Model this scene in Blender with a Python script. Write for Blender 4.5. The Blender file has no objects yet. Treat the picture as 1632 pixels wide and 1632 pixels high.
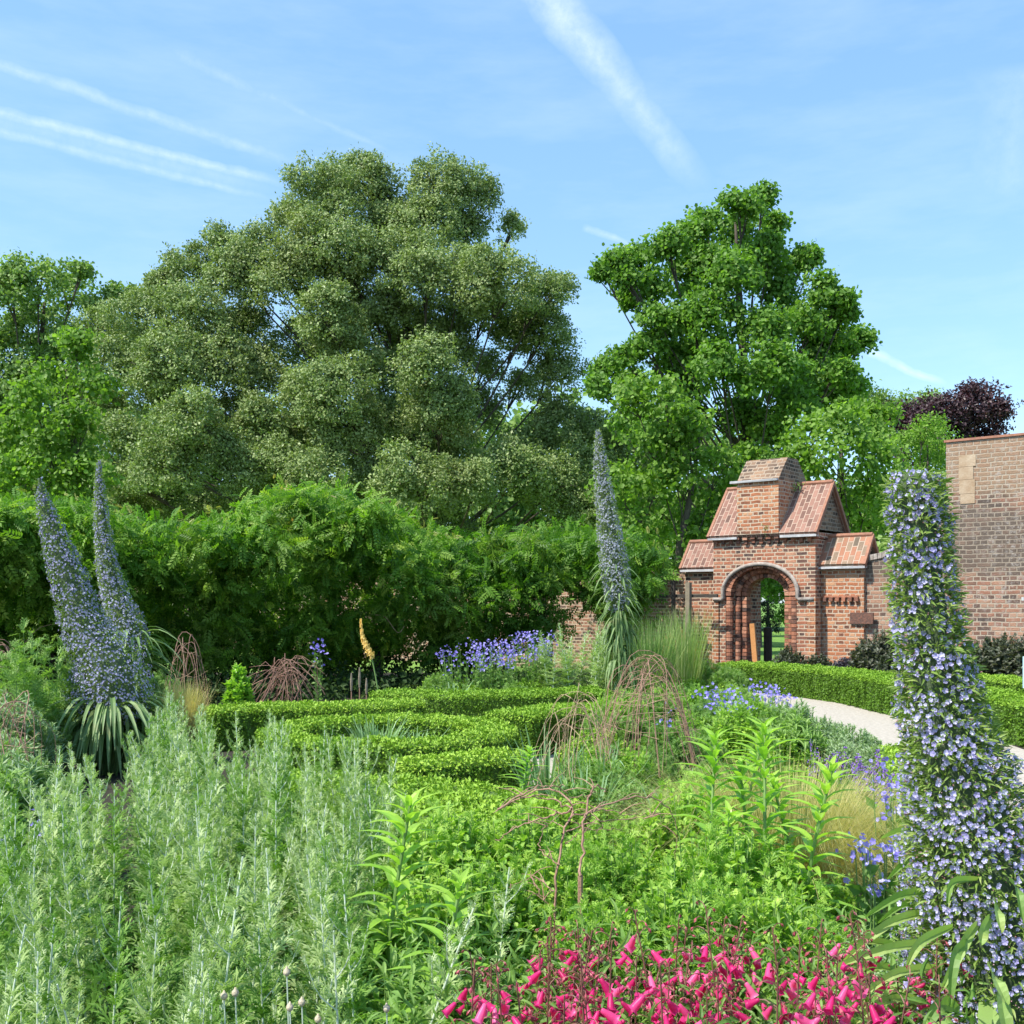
import bpy, math, random
import numpy as np
from mathutils import Vector
R = math.radians
rng = np.random.default_rng(7)
random.seed(7)
col = bpy.context.scene.collection
scene = bpy.context.scene
PI = math.pi
# ------------------------------------------------------------------ camera
F = 1700.0 / 1632.0            # focal length in image widths
EYE = 1.6
HOR = 960.0
cd = bpy.data.cameras.new('camera')
cam = bpy.data.objects.new('camera', cd)
col.objects.link(cam)
cd.sensor_width = 36
cd.sensor_fit = 'HORIZONTAL'
cd.lens = 36 * F
cd.shift_y = (HOR - 816) / 1632.0
cd.clip_start = 0.05
cd.clip_end = 3000
cam.location = (0, 0, EYE)
cam.rotation_euler = (R(90), 0, 0)
scene.camera = cam
# ------------------------------------------------------------------ light
SUN = Vector((-0.70, -0.40, 1.12)).normalized()
elev = math.asin(SUN.z)
sd = bpy.data.lights.new('sun', 'SUN')
sd.energy = 4.3
sd.angle = R(0.53)
sd.color = (1.0, 0.95, 0.86)
so = bpy.data.objects.new('sun', sd)
col.objects.link(so)
so.rotation_euler = (-SUN).to_track_quat('-Z', 'Y').to_euler()
W = bpy.data.worlds.new('World')
scene.world = W
W.use_nodes = True
nt = W.node_tree
nt.nodes.clear()


def NW(t, kind, **kw):
    n = t.nodes.new(kind)
    for k, v in kw.items():
        setattr(n, k, v)
    return n


class G:
    """small math graph helper"""
    def __init__(s, t): s.t = t

    def put(s, inp, v):
        if hasattr(v, 'is_output') or isinstance(v, bpy.types.NodeSocket):
            s.t.links.new(v, inp)
        else:
            inp.default_value = v

    def m(s, op, a, b=0.0, c=0.0, clamp=False):
        n = NW(s.t, 'ShaderNodeMath', operation=op, use_clamp=clamp)
        s.put(n.inputs[0], a)
        s.put(n.inputs[1], b)
        s.put(n.inputs[2], c)
        return n.outputs[0]

    def dot(s, a, v):
        n = NW(s.t, 'ShaderNodeVectorMath', operation='DOT_PRODUCT')
        s.put(n.inputs[0], a)
        n.inputs[1].default_value = v
        return n.outputs['Value']

    def mixc(s, f, a, b, blend='MIX'):
        n = NW(s.t, 'ShaderNodeMix', data_type='RGBA', blend_type=blend)
        s.put(n.inputs[0], f)
        for i, v in ((6, a), (7, b)):
            if isinstance(v, tuple) and len(v) == 3: v = (*v, 1)
            s.put(n.inputs[i], v)
        return n.outputs[2]

    def noise(s, vec, scale, detail=4, rough=0.55):
        n = NW(s.t, 'ShaderNodeTexNoise')
        if vec is not None: s.t.links.new(vec, n.inputs['Vector'])
        n.inputs['Scale'].default_value = scale
        n.inputs['Detail'].default_value = detail
        n.inputs['Roughness'].default_value = rough
        return n.outputs[0]

    def ramp(s, f, stops, interp='LINEAR'):
        n = NW(s.t, 'ShaderNodeValToRGB')
        s.put(n.inputs[0], f)
        cr = n.color_ramp
        cr.interpolation = interp
        while len(cr.elements) < len(stops): cr.elements.new(0.5)
        for e, (p, c) in zip(cr.elements, stops):
            e.position = p
            e.color = (*c, 1) if len(c) == 3 else c
        return n.outputs[0]


g = G(nt)
sky = NW(nt, 'ShaderNodeTexSky', sky_type='NISHITA')
sky.sun_disc = False
sky.sun_elevation = elev
sky.sun_rotation = math.atan2(SUN.x, SUN.y)
sky.altitude = 50
sky.air_density = 1.0
sky.dust_density = 0.7
sky.ozone_density = 2.0
tc = NW(nt, 'ShaderNodeTexCoord')
D = tc.outputs['Generated']


def pdir(px, py):
    return Vector(((px - 816) / 1700, 1.0, (HOR - py) / 1700)).normalized()


warp = g.noise(D, 18, 4, 0.6)
fine = g.noise(D, 60, 5, 0.65)
total = None


def contrail(a, b, wa, wb, k, ka=1.0, kb=1.0):
    global total
    A, B = pdir(*a), pdir(*b)
    N = A.cross(B).normalized()
    T = (B - A)
    L = T.length
    T = T / L
    s = g.m('DIVIDE', g.m('SUBTRACT', g.dot(D, T), A.dot(T)), L)
    w = g.m('ADD', wa / 1700, g.m('MULTIPLY', s, (wb - wa) / 1700))
    dd = g.m('ADD', g.dot(D, N), g.m('MULTIPLY', g.m('SUBTRACT', warp, 0.5), 0.012))
    q = g.m('SUBTRACT', 1.0, g.m('DIVIDE', g.m('ABSOLUTE', dd), w), clamp=True)
    q = g.m('MULTIPLY', g.m('POWER', q, 0.7), g.m('MULTIPLY_ADD', fine, 1.6, -0.1))
    e0 = g.m('MULTIPLY_ADD', s, 10.0, 1.0, clamp=True)
    e1 = g.m('MULTIPLY_ADD', s, -4.0, 4.2, clamp=True)
    kk = g.m('MULTIPLY_ADD', s, (kb - ka) * k, ka * k)
    q = g.m('MULTIPLY', g.m('MULTIPLY', q, kk), g.m('MULTIPLY', e0, e1), clamp=True)
    total = q if total is None else g.m('MAXIMUM', total, q)


contrail((858, -30), (1125, 305), 40, 22, 0.46, 1.0, 0.35)
contrail((-60, 164), (450, 292), 10, 8, 0.32)
contrail((-60, 195), (440, 320), 9, 7, 0.24)
contrail((-60, 180), (445, 306), 24, 20, 0.13)
contrail((-60, 82), (480, 264), 9, 11, 0.24)
contrail((290, 90), (625, 245), 15, 5, 0.15)
contrail((1390, 563), (1505, 614), 8, 6, 0.34)
contrail((935, 366), (1015, 396), 7, 5, 0.22)
contrail((1625, 120), (1600, 330), 70, 60, 0.13)
mp = NW(nt, 'ShaderNodeMapping')
mp.inputs['Scale'].default_value = (2.0, 2.0, 9.0)
mp.inputs['Rotation'].default_value = (0, R(14), 0)
nt.links.new(D, mp.inputs[0])
cir = g.m('MULTIPLY', g.m('SUBTRACT', g.noise(mp.outputs[0], 3.0, 6, 0.6), 0.42, clamp=True), 0.9)
total = g.m('MAXIMUM', total, g.m('MULTIPLY', cir, 0.35), clamp=True)
SKYW = (5.6, 6.0, 6.3)
skyc = g.mixc(0.30, sky.outputs[0], (1.45, 3.45, 5.6))
cloudy = g.mixc(total, skyc, SKYW)
bg = NW(nt, 'ShaderNodeBackground')
nt.links.new(cloudy, bg.inputs[0])
bg.inputs[1].default_value = 0.15
wo = NW(nt, 'ShaderNodeOutputWorld')
nt.links.new(bg.outputs[0], wo.inputs[0])
scene.view_settings.view_transform = 'Standard'
scene.view_settings.look = 'None'
scene.view_settings.exposure = 0.78
scene.render.engine = 'CYCLES'
scene.cycles.max_bounces = 6
scene.cycles.transparent_max_bounces = 4

# ------------------------------------------------------------------ helpers


def at(px, py, Y):
    return np.array([(px - 816) / 1700 * Y, Y, EYE + (HOR - py) / 1700 * Y])


def gx(px, Y): return (px - 816) / 1700 * Y


def unit(a):
    a = np.asarray(a, float)
    return a / np.maximum(np.linalg.norm(a, axis=-1, keepdims=True), 1e-9)


def rdir(n):
    return unit(rng.normal(size=(n, 3)))


class MB:
    def __init__(s):
        s.v = []; s.q = []; s.t = []; s.a = []; s.mq = []; s.mt = []; s.n = 0

    def _add(s, V, Q, T, val, m):
        V = np.asarray(V, float).reshape(-1, 3)
        s.v.append(V)
        s.a.append(np.broadcast_to(np.asarray(val, float), (len(V),)) if np.ndim(val) < 2 else val.ravel())
        if Q is not None and len(Q):
            Q = np.asarray(Q, int).reshape(-1, 4) + s.n
            s.q.append(Q); s.mq.append(np.full(len(Q), m))
        if T is not None and len(T):
            T = np.asarray(T, int).reshape(-1, 3) + s.n
            s.t.append(T); s.mt.append(np.full(len(T), m))
        s.n += len(V)

    def scatter(s, tpl, pos, fwd, up, scale, val=None, m=0):
        V, Q, T = tpl
        pos = np.asarray(pos, float).reshape(-1, 3)
        N = len(pos)
        if N == 0: return
        f = unit(np.broadcast_to(fwd, (N, 3)))
        u = np.broadcast_to(up, (N, 3))
        r = np.cross(f, u)
        bad = np.linalg.norm(r, axis=1) < 1e-4
        r[bad] = np.cross(f[bad], [0.3, 0.8, 0.5])
        r = unit(r)
        n = np.cross(r, f)
        sc = np.asarray(scale, float)
        if sc.ndim == 0: sc = np.full(N, float(sc))
        if sc.ndim == 1: sc = np.stack([sc, sc, sc], 1)
        P = (pos[:, None, :] + V[None, :, 0:1] * (r * sc[:, 0:1])[:, None, :]
             + V[None, :, 1:2] * (f * sc[:, 1:2])[:, None, :] + V[None, :, 2:3] * (n * sc[:, 2:3])[:, None, :])
        if val is None: val = rng.random(N)
        val = np.broadcast_to(val, (N,))
        off = (np.arange(N) * len(V))[:, None, None]
        QQ = (np.asarray(Q)[None] + off).reshape(-1, 4) if len(Q) else None
        TT = (np.asarray(T)[None] + off).reshape(-1, 3) if len(T) else None
        s._add(P.reshape(-1, 3), QQ, TT, np.repeat(val, len(V)), m)

    def tube(s, pts, rad, sides=6, val=0.5, m=0, cap=True):
        pts = np.asarray(pts, float)
        k = len(pts)
        rad = np.broadcast_to(rad, (k,))
        tg = unit(np.gradient(pts, axis=0))
        ref = np.array([0.31, 0.95, 0.05]) if abs(tg[0][2]) > 0.6 else np.array([0, 0, 1.0])
        r = unit(np.cross(tg, ref))
        b = np.cross(tg, r)
        an = np.linspace(0, 2 * PI, sides, endpoint=False)
        V = pts[:, None] + rad[:, None, None] * (np.cos(an)[None, :, None] * r[:, None] + np.sin(an)[None, :, None] * b[:, None])
        Q = []
        for i in range(k - 1):
            for j in range(sides):
                j2 = (j + 1) % sides
                Q.append((i * sides + j, i * sides + j2, (i + 1) * sides + j2, (i + 1) * sides + j))
        V = V.reshape(-1, 3)
        T = []
        if cap:
            V = np.vstack([V, pts[-1] + tg[-1] * rad[-1] * 0.3])
            e = len(V) - 1
            T = [((k - 1) * sides + j, (k - 1) * sides + (j + 1) % sides, e) for j in range(sides)]
        s._add(V, Q, T, val, m)

    def box(s, lo, hi, val=0.5, m=0, jit=0.0):
        x0, y0, z0 = lo; x1, y1, z1 = hi
        V = np.array([(x0, y0, z0), (x1, y0, z0), (x1, y1, z0), (x0, y1, z0), (x0, y0, z1), (x1, y0, z1), (x1, y1, z1), (x0, y1, z1)], float)
        if jit: V += rng.uniform(-jit, jit, V.shape)
        s._add(V, [(0, 3, 2, 1), (4, 5, 6, 7), (0, 1, 5, 4), (1, 2, 6, 5), (2, 3, 7, 6), (3, 0, 4, 7)], None, val, m)

    def poly_prism(s, pts2, y0, y1, val=0.5, m=0):
        """polygon in (x,z) extruded along y; pts2 counter-clockwise seen from front (-y)"""
        k = len(pts2)
        b = MBfaces
        V = [(x, y0, z) for x, z in pts2] + [(x, y1, z) for x, z in pts2]
        s.ng = getattr(s, 'ng', [])
        s.ng.append(([s.n + i for i in range(k)], m))
        s.ng.append(([s.n + k + i for i in reversed(range(k))], m))
        Q = [(i, k + i, k + (i + 1) % k, (i + 1) % k) for i in range(k)]
        s._add(V, Q, None, val, m)

    def build(s, name, mats, parent=None, smooth=False, loc=None):
        me = bpy.data.meshes.new(name)
        if not isinstance(mats, (list, tuple)): mats = [mats]
        V = np.vstack(s.v)
        q = np.vstack(s.q) if s.q else np.zeros((0, 4), int)
        t = np.vstack(s.t) if s.t else np.zeros((0, 3), int)
        ng = getattr(s, 'ng', [])
        me.vertices.add(len(V))
        me.vertices.foreach_set('co', V.astype(np.float32).ravel())
        loops = np.concatenate([q.ravel(), t.ravel()] + [np.array(a[0]) for a in ng]).astype(np.int32)
        tot = np.concatenate([np.full(len(q), 4), np.full(len(t), 3)] + [np.array([len(a[0])]) for a in ng]).astype(np.int32)
        start = np.concatenate([[0], np.cumsum(tot)[:-1]]).astype(np.int32)
        me.loops.add(len(loops))
        me.loops.foreach_set('vertex_index', loops)
        me.polygons.add(len(tot))
        me.polygons.foreach_set('loop_start', start)
        me.polygons.foreach_set('loop_total', tot)
        mi = np.concatenate((s.mq or [np.zeros(0)]) + (s.mt or [np.zeros(0)]) + [np.array([a[1]]) for a in ng]).astype(np.int32)
        for mt in mats: me.materials.append(mt)
        me.polygons.foreach_set('material_index', mi)
        me.polygons.foreach_set('use_smooth', np.full(len(tot), smooth))
        me.update(calc_edges=True)
        at_ = me.attributes.new('v', 'FLOAT', 'POINT')
        at_.data.foreach_set('value', np.concatenate(s.a).astype(np.float32))
        o = bpy.data.objects.new(name, me)
        col.objects.link(o)
        if parent is not None: o.parent = parent
        if loc is not None: o.location = loc
        return o


MBfaces = None


def tag(o, label=None, cat=None, group=None, kind=None):
    if label: o['label'] = label
    if cat: o['category'] = cat
    if group: o['group'] = group
    if kind: o['kind'] = kind
    return o


def thing(name, label, cat, loc=(0, 0, 0), rz=0, group=None, scale=None):
    o = bpy.data.objects.new(name, None)
    o.empty_display_size = 0.2
    col.objects.link(o)
    o.location = loc
    o.rotation_euler = (0, 0, rz)
    if scale is not None: o.scale = scale
    return tag(o, label, cat, group)


def copy_tree(o, parent=None):
    c = o.copy()
    col.objects.link(c)
    if parent is not None: c.parent = parent
    for ch in list(KIDS.get(o.name, [])):
        copy_tree2(ch, c)
    return c


KIDS = {}


def reg(root):
    """remember the children of a prototype"""
    allo = list(col.objects)
    def walk(o):
        ks = [k for k in allo if k.parent == o]
        KIDS[o.name] = ks
        for k in ks: walk(k)
    walk(root)


def copy_tree2(o, parent):
    c = o.copy()
    col.objects.link(c)
    c.parent = parent
    for ch in KIDS.get(o.name, []): copy_tree2(ch, c)


class Proto:
    """first placement uses the prototype itself, then copies"""
    def __init__(s, roots):
        s.roots = roots; s.used = [False] * len(roots)
        for r in roots: reg(r)

    def place(s, loc, rz, scale, label=None, group=None, i=None, tilt=(0, 0)):
        if i is None: i = int(rng.integers(len(s.roots)))
        r = s.roots[i]
        if not s.used[i]:
            o = r; s.used[i] = True
        else:
            o = copy_tree(r)
        o.location = [float(a) for a in loc]
        o.rotation_euler = (tilt[0], tilt[1], rz)
        o.scale = (scale,) * 3 if np.isscalar(scale) else scale
        if label: o['label'] = label
        if group: o['group'] = group
        return o


def smoothpath(P, n=24):
    P = np.asarray(P, float)
    k = len(P)
    s = np.linspace(0, k - 1, n)
    out = []
    for x in s:
        i = min(int(x), k - 2); t = x - i
        p0 = P[max(i - 1, 0)]; p1 = P[i]; p2 = P[i + 1]; p3 = P[min(i + 2, k - 1)]
        out.append(0.5 * ((2 * p1) + (-p0 + p2) * t + (2 * p0 - 5 * p1 + 4 * p2 - p3) * t * t + (-p0 + 3 * p1 - 3 * p2 + p3) * t ** 3))
    return np.array(out)


# ------------------------------------------------------------------ materials
def newmat(name):
    m = bpy.data.materials.new(name)
    m.use_nodes = True
    t = m.node_tree
    t.nodes.clear()
    out = NW(t, 'ShaderNodeOutputMaterial')
    return m, t, G(t), out


def leafmat(name, stops, rough=0.5, trans=0.3, spec=0.35, tint=(1.0, 1.15, 0.45), patch=None, patchscale=1.2):
    m, t, gg, out = newmat(name)
    a = NW(t, 'ShaderNodeAttribute', attribute_name='v')
    oi = NW(t, 'ShaderNodeObjectInfo')
    c = gg.ramp(gg.m('ADD', a.outputs['Fac'], gg.m('MULTIPLY_ADD', oi.outputs['Random'], .36, -.18), clamp=True), stops)
    if patch:
        tcn = NW(t, 'ShaderNodeTexCoord')
        nz = gg.noise(tcn.outputs['Object'], patchscale, 3, 0.5)
        f = gg.m('MULTIPLY_ADD', nz, 5.0, -2.7, clamp=True)
        c = gg.mixc(gg.m('MULTIPLY', f, patch[1]), c, patch[0])
    p = NW(t, 'ShaderNodeBsdfPrincipled')
    t.links.new(c, p.inputs['Base Color'])
    p.inputs['Roughness'].default_value = rough
    p.inputs['Specular IOR Level'].default_value = spec
    if trans > 0:
        tr = NW(t, 'ShaderNodeBsdfTranslucent')
        c2 = gg.mixc(1.0, c, tint, 'MULTIPLY')
        c3 = gg.mixc(1.0, c2, (1.6, 1.6, 1.6), 'MULTIPLY')
        t.links.new(c3, tr.inputs[0])
        mx = NW(t, 'ShaderNodeMixShader')
        mx.inputs[0].default_value = trans
        t.links.new(p.outputs[0], mx.inputs[1])
        t.links.new(tr.outputs[0], mx.inputs[2])
        t.links.new(mx.outputs[0], out.inputs[0])
    else:
        t.links.new(p.outputs[0], out.inputs[0])
    return m


def plain(name, c1, c2, scale=8.0, rough=0.8, bump=0.3, bscale=None, detail=6, metal=0.0):
    m, t, gg, out = newmat(name)
    tcn = NW(t, 'ShaderNodeTexCoord')
    nz = gg.noise(tcn.outputs['Object'], scale, detail, 0.65)
    c = gg.ramp(nz, [(0.3, c1), (0.7, c2)])
    p = NW(t, 'ShaderNodeBsdfPrincipled')
    t.links.new(c, p.inputs['Base Color'])
    p.inputs['Roughness'].default_value = rough
    p.inputs['Metallic'].default_value = metal
    if bump:
        b = NW(t, 'ShaderNodeBump')
        b.inputs['Strength'].default_value = bump
        b.inputs['Distance'].default_value = 0.02
        t.links.new(gg.noise(tcn.outputs['Object'], bscale or scale * 6, 5, 0.6), b.inputs['Height'])
        t.links.new(b.outputs[0], p.inputs['Normal'])
    t.links.new(p.outputs[0], out.inputs[0])
    return m


def brickmat(name, stops, mortar=(0.58, 0.46, 0.34), bw=0.235, rh=0.077, ms=0.0135, tile=False, zones=None, wob=0.02, white=0.0):
    m, t, gg, out = newmat(name)
    tcn = NW(t, 'ShaderNodeTexCoord')
    sp = NW(t, 'ShaderNodeSeparateXYZ'); t.links.new(tcn.outputs['Object'], sp.inputs[0])
    sn = NW(t, 'ShaderNodeSeparateXYZ'); t.links.new(tcn.outputs['Normal'], sn.inputs[0])
    side = gg.m('GREATER_THAN', gg.m('ABSOLUTE', sn.outputs[0]), 0.6)
    nn = gg.noise(tcn.outputs['Object'], 3.0, 3, 0.6)
    wv = gg.m('MULTIPLY', gg.m('SUBTRACT', nn, 0.5), wob * 2)
    if tile:
        # rows run down the slope: long side of each tile-brick follows the fall of the roof
        sl = gg.m('MULTIPLY', sp.outputs[2], 1.24)
        X = gg.m('ADD', sl, wv); Yv = gg.m('ADD', sp.outputs[0], gg.m('MULTIPLY', wv, 0.5))
    else:
        X = gg.m('ADD', gg.m('MULTIPLY', gg.m('SUBTRACT', 1.0, side), sp.outputs[0]), gg.m('MULTIPLY', side, gg.m('ADD', sp.outputs[1], 0.11)))
        X = gg.m('ADD', X, wv)
        Yv = gg.m('ADD', sp.outputs[2], wv)
    cb = NW(t, 'ShaderNodeCombineXYZ')
    t.links.new(X, cb.inputs[0]); t.links.new(Yv, cb.inputs[1])
    br = NW(t, 'ShaderNodeTexBrick')
    t.links.new(cb.outputs[0], br.inputs['Vector'])
    br.inputs['Color1'].default_value = (0, 0, 0, 1)
    br.inputs['Color2'].default_value = (1, 1, 1, 1)
    br.inputs['Mortar'].default_value = (0.5, 0.5, 0.5, 1)
    br.inputs['Scale'].default_value = 1.0
    br.inputs['Mortar Size'].default_value = ms
    br.inputs['Mortar Smooth'].default_value = 0.35
    br.inputs['Bias'].default_value = 0.0
    br.inputs['Brick Width'].default_value = bw
    br.inputs['Row Height'].default_value = rh
    br.offset = 0.5
    br.squash = 0.5 if not tile else 1.0
    br.squash_frequency = 2
    f2 = gg.noise(tcn.outputs['Object'], 26, 5, 0.7)
    big = gg.noise(tcn.outputs['Object'], 1.4, 4, 0.6)
    tone = gg.m('ADD', br.outputs['Color'], gg.m('MULTIPLY', gg.m('SUBTRACT', f2, 0.5), 0.5))
    tone = gg.m('ADD', tone, gg.m('MULTIPLY', gg.m('SUBTRACT', big, 0.5), 0.8), clamp=True)
    c = gg.ramp(tone, stops)
    if zones:   # list of (z0, z1, colour, amount): courses laid with other bricks
        for (z0, z1, zc, am) in zones:
            zz = gg.m('ADD', sp.outputs[2], gg.m('MULTIPLY', gg.m('SUBTRACT', big, 0.5), 0.7))
            a = gg.m('MULTIPLY_ADD', zz, 4.0, -4.0 * z0, clamp=True)
            b = gg.m('MULTIPLY_ADD', zz, -4.0, 4.0 * z1, clamp=True)
            am2 = gg.m('MULTIPLY', gg.m('MULTIPLY', a, b), gg.m('MULTIPLY_ADD', tone, -0.5, am), clamp=True)
            c = gg.mixc(am2, c, zc)
    if white:   # lime bloom patches
        wf = gg.m('MULTIPLY_ADD', gg.noise(tcn.outputs['Object'], 9, 6, 0.75), 7.0, -3.5, clamp=True)
        wl = gg.m('MULTIPLY_ADD', gg.noise(tcn.outputs['Object'], 0.8, 2, 0.5), 4.0, -1.8, clamp=True)
        c = gg.mixc(gg.m('MULTIPLY', gg.m('MULTIPLY', wf, wl), white), c, (0.42, 0.38, 0.34))
    cpre = c
    mid_ = gg.noise(tcn.outputs['Object'], 5.5, 4, 0.65)
    mf = gg.m('MULTIPLY', br.outputs['Fac'], gg.m('MULTIPLY_ADD', mid_, 2.4, -.22), clamp=True)
    dirt = gg.m('MULTIPLY_ADD', gg.noise(tcn.outputs['Object'], 2.2, 6, 0.7), 3.2, -1.65, clamp=True)
    c = gg.mixc(gg.m('MULTIPLY', dirt, 0.35 if tile else 0.6), c, (0.10, 0.075, 0.06))
    mcol = gg.mixc(f2, mortar, tuple(x * 0.72 for x in mortar))
    if zones:
        zz2 = gg.m('ADD', sp.outputs[2], gg.m('MULTIPLY', gg.m('SUBTRACT', big, 0.5), 0.7))
        z0, z1 = zones[0][:2]
        a = gg.m('MULTIPLY', gg.m('MULTIPLY_ADD', zz2, 4.0, -4.0 * z0, clamp=True), gg.m('MULTIPLY_ADD', zz2, -4.0, 4.0 * z1, clamp=True))
        mcol = gg.mixc(gg.m('MULTIPLY', a, 0.75), mcol, (0.27, 0.22, 0.17))
    c = gg.mixc(mf, c, mcol)
    p = NW(t, 'ShaderNodeBsdfPrincipled')
    t.links.new(c, p.inputs['Base Color'])
    p.inputs['Roughness'].default_value = 0.9
    p.inputs['Specular IOR Level'].default_value = 0.15
    b = NW(t, 'ShaderNodeBump')
    b.inputs['Strength'].default_value = 0.8
    b.inputs['Distance'].default_value = 0.02
    h = gg.m('ADD', gg.m('MULTIPLY', br.outputs['Fac'], -0.7), gg.m('MULTIPLY', f2, 0.9))
    h = gg.m('ADD', h, gg.m('MULTIPLY', br.outputs['Color'], 0.35))
    t.links.new(h, b.inputs['Height'])
    t.links.new(b.outputs[0], p.inputs['Normal'])
    t.links.new(p.outputs[0], out.inputs[0])
    return m


RED = [(0.0, (0.07, 0.05, 0.045)), (0.2, (0.16, 0.085, 0.065)), (0.42, (0.28, 0.115, 0.07)), (0.7, (0.37, 0.14, 0.08)), (1.0, (0.46, 0.24, 0.15))]
ORANGE = [(0.0, (0.11, 0.06, 0.045)), (0.25, (0.30, 0.115, 0.06)), (0.6, (0.43, 0.165, 0.08)), (1.0, (0.50, 0.27, 0.15))]
WALLC = [(0.0, (0.09, 0.07, 0.06)), (0.3, (0.19, 0.11, 0.08)), (0.6, (0.30, 0.145, 0.095)), (1.0, (0.40, 0.24, 0.16))]
DARKB = [(0.0, (0.07, 0.055, 0.045)), (0.4, (0.17, 0.115, 0.08)), (0.7, (0.26, 0.16, 0.10)), (1.0, (0.34, 0.22, 0.14))]
M = {}
M['brick'] = brickmat('red brick', RED, white=0.25)
M['brick_orange'] = brickmat('orange brick', ORANGE, white=0.1, wob=0.03)
M['brick_dark'] = brickmat('weathered dark brick', DARKB, mortar=(0.40, 0.31, 0.23), wob=0.03)
M['brick_wall'] = brickmat('garden wall brick', WALLC, mortar=(0.47, 0.39, 0.30), bw=0.25, rh=0.083, ms=0.013, white=0.9,
                           zones=[(2.0, 3.4, (0.13, 0.10, 0.08), 1.25), (3.4, 9, (0.30, 0.20, 0.13), 1.1)])
M['brick_plain'] = brickmat('plain wall brick', WALLC, white=0.4)  # same brick colours as the garden wall, without its zones
M['tile'] = brickmat('roof brick tiles', [(0.0, (0.13, 0.08, 0.065)), (0.4, (0.23, 0.125, 0.095)), (1.0, (0.33, 0.185, 0.14))], mortar=(0.50, 0.36, 0.28), bw=0.22, rh=0.105, ms=0.012, tile=True, wob=0.0)
M['tile_mixed'] = brickmat('mixed roof brick tiles', [(0.0, (0.14, 0.11, 0.08)), (0.4, (0.27, 0.19, 0.13)), (0.6, (0.31, 0.145, 0.09)), (1.0, (0.38, 0.19, 0.12))], mortar=(0.50, 0.38, 0.29), bw=0.24, rh=0.115, ms=0.013, tile=True, wob=0.0)
M['terracotta'] = plain('terracotta', (0.22, 0.10, 0.065), (0.37, 0.17, 0.10), 12)
M['lead'] = plain('pale lead flashing', (0.30, 0.30, 0.31), (0.50, 0.49, 0.48), 10, 0.55)
M['stone'] = plain('weathered pale stone', (0.20, 0.16, 0.13), (0.46, 0.40, 0.35), 9, 0.9, 0.5)
M['buff'] = plain('buff stone block', (0.33, 0.22, 0.13), (0.47, 0.37, 0.26), 5, 0.9, 0.4)
M['mortar'] = plain('lime mortar', (0.36, 0.25, 0.18), (0.52, 0.42, 0.32), 20, 0.95)
M['board'] = plain('orange wood board', (0.45, 0.19, 0.06), (0.58, 0.28, 0.10), 6, 0.6)
M['darkwood'] = plain('dark timber', (0.03, 0.025, 0.02), (0.06, 0.05, 0.04), 10, 0.8)
M['greywood'] = plain('grey weathered timber', (0.17, 0.14, 0.10), (0.27, 0.23, 0.16), 10, 0.8)
M['bark'] = plain('bark', (0.045, 0.036, 0.028), (0.11, 0.09, 0.07), 5, 0.95, 0.6)
M['twig'] = plain('red brown twig', (0.22, 0.11, 0.075), (0.42, 0.25, 0.17), 14, 0.7)
M['twigpale'] = plain('pale brown twig', (0.30, 0.19, 0.11), (0.50, 0.36, 0.22), 14, 0.7)
M['bluesign'] = plain('pale blue painted panel', (0.42, 0.66, 0.74), (0.50, 0.73, 0.80), 3, 0.5, 0.05)
M['greymetal'] = plain('grey metal', (0.45, 0.46, 0.45), (0.55, 0.56, 0.55), 6, 0.5, 0.05)


def voussmat():
    m, t, gg, out = newmat('moulded red bricks')
    a = NW(t, 'ShaderNodeAttribute', attribute_name='v')
    tcn = NW(t, 'ShaderNodeTexCoord')
    nz = gg.noise(tcn.outputs['Object'], 24, 5, 0.7)
    tone = gg.m('ADD', a.outputs['Fac'], gg.m('MULTIPLY', gg.m('SUBTRACT', nz, 0.5), 0.7), clamp=True)
    c = gg.ramp(tone, [(0.0, (0.09, 0.055, 0.045)), (0.35, (0.27, 0.11, 0.065)), (0.7, (0.40, 0.16, 0.09)), (1.0, (0.48, 0.26, 0.17))])
    p = NW(t, 'ShaderNodeBsdfPrincipled')
    t.links.new(c, p.inputs['Base Color'])
    p.inputs['Roughness'].default_value = 0.9
    b = NW(t, 'ShaderNodeBump'); b.inputs['Distance'].default_value = 0.015
    t.links.new(nz, b.inputs['Height']); t.links.new(b.outputs[0], p.inputs['Normal'])
    t.links.new(p.outputs[0], out.inputs[0])
    return m


M['vouss'] = voussmat()
# foliage
M['holm'] = leafmat('holm oak leaves', [(0, (0.11, 0.165, 0.048)), (0.4, (0.19, 0.262, 0.082)), (0.8, (0.28, 0.36, 0.13)), (1, (0.39, 0.45, 0.22))], 0.5, 0.2, 0.3, patch=((0.24, 0.25, 0.085), 0.4), patchscale=0.25)
M['tulip'] = leafmat('broad tree leaves', [(0, (0.095, 0.195, 0.03)), (0.6, (0.18, 0.325, 0.052)), (1, (0.29, 0.44, 0.09))], 0.5, 0.38, 0.3)
M['lime'] = leafmat('lime green leaves', [(0, (0.10, 0.19, 0.025)), (0.6, (0.18, 0.31, 0.045)), (1, (0.28, 0.43, 0.08))], 0.5, 0.4, 0.3)
M['midgreen'] = leafmat('mid green leaves', [(0, (0.11, 0.19, 0.045)), (0.6, (0.20, 0.31, 0.08)), (1, (0.31, 0.43, 0.14))], 0.5, 0.3, 0.3)
M['purple'] = leafmat('copper beech leaves', [(0, (0.020, 0.010, 0.014)), (0.7, (0.055, 0.028, 0.034)), (1, (0.10, 0.055, 0.06))], 0.45, 0.2, 0.4, tint=(1.3, 0.6, 0.6))
M['dark'] = leafmat('dark yew needles', [(0, (0.012, 0.022, 0.012)), (1, (0.03, 0.05, 0.024))], 0.6, 0.1, 0.2)
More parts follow.
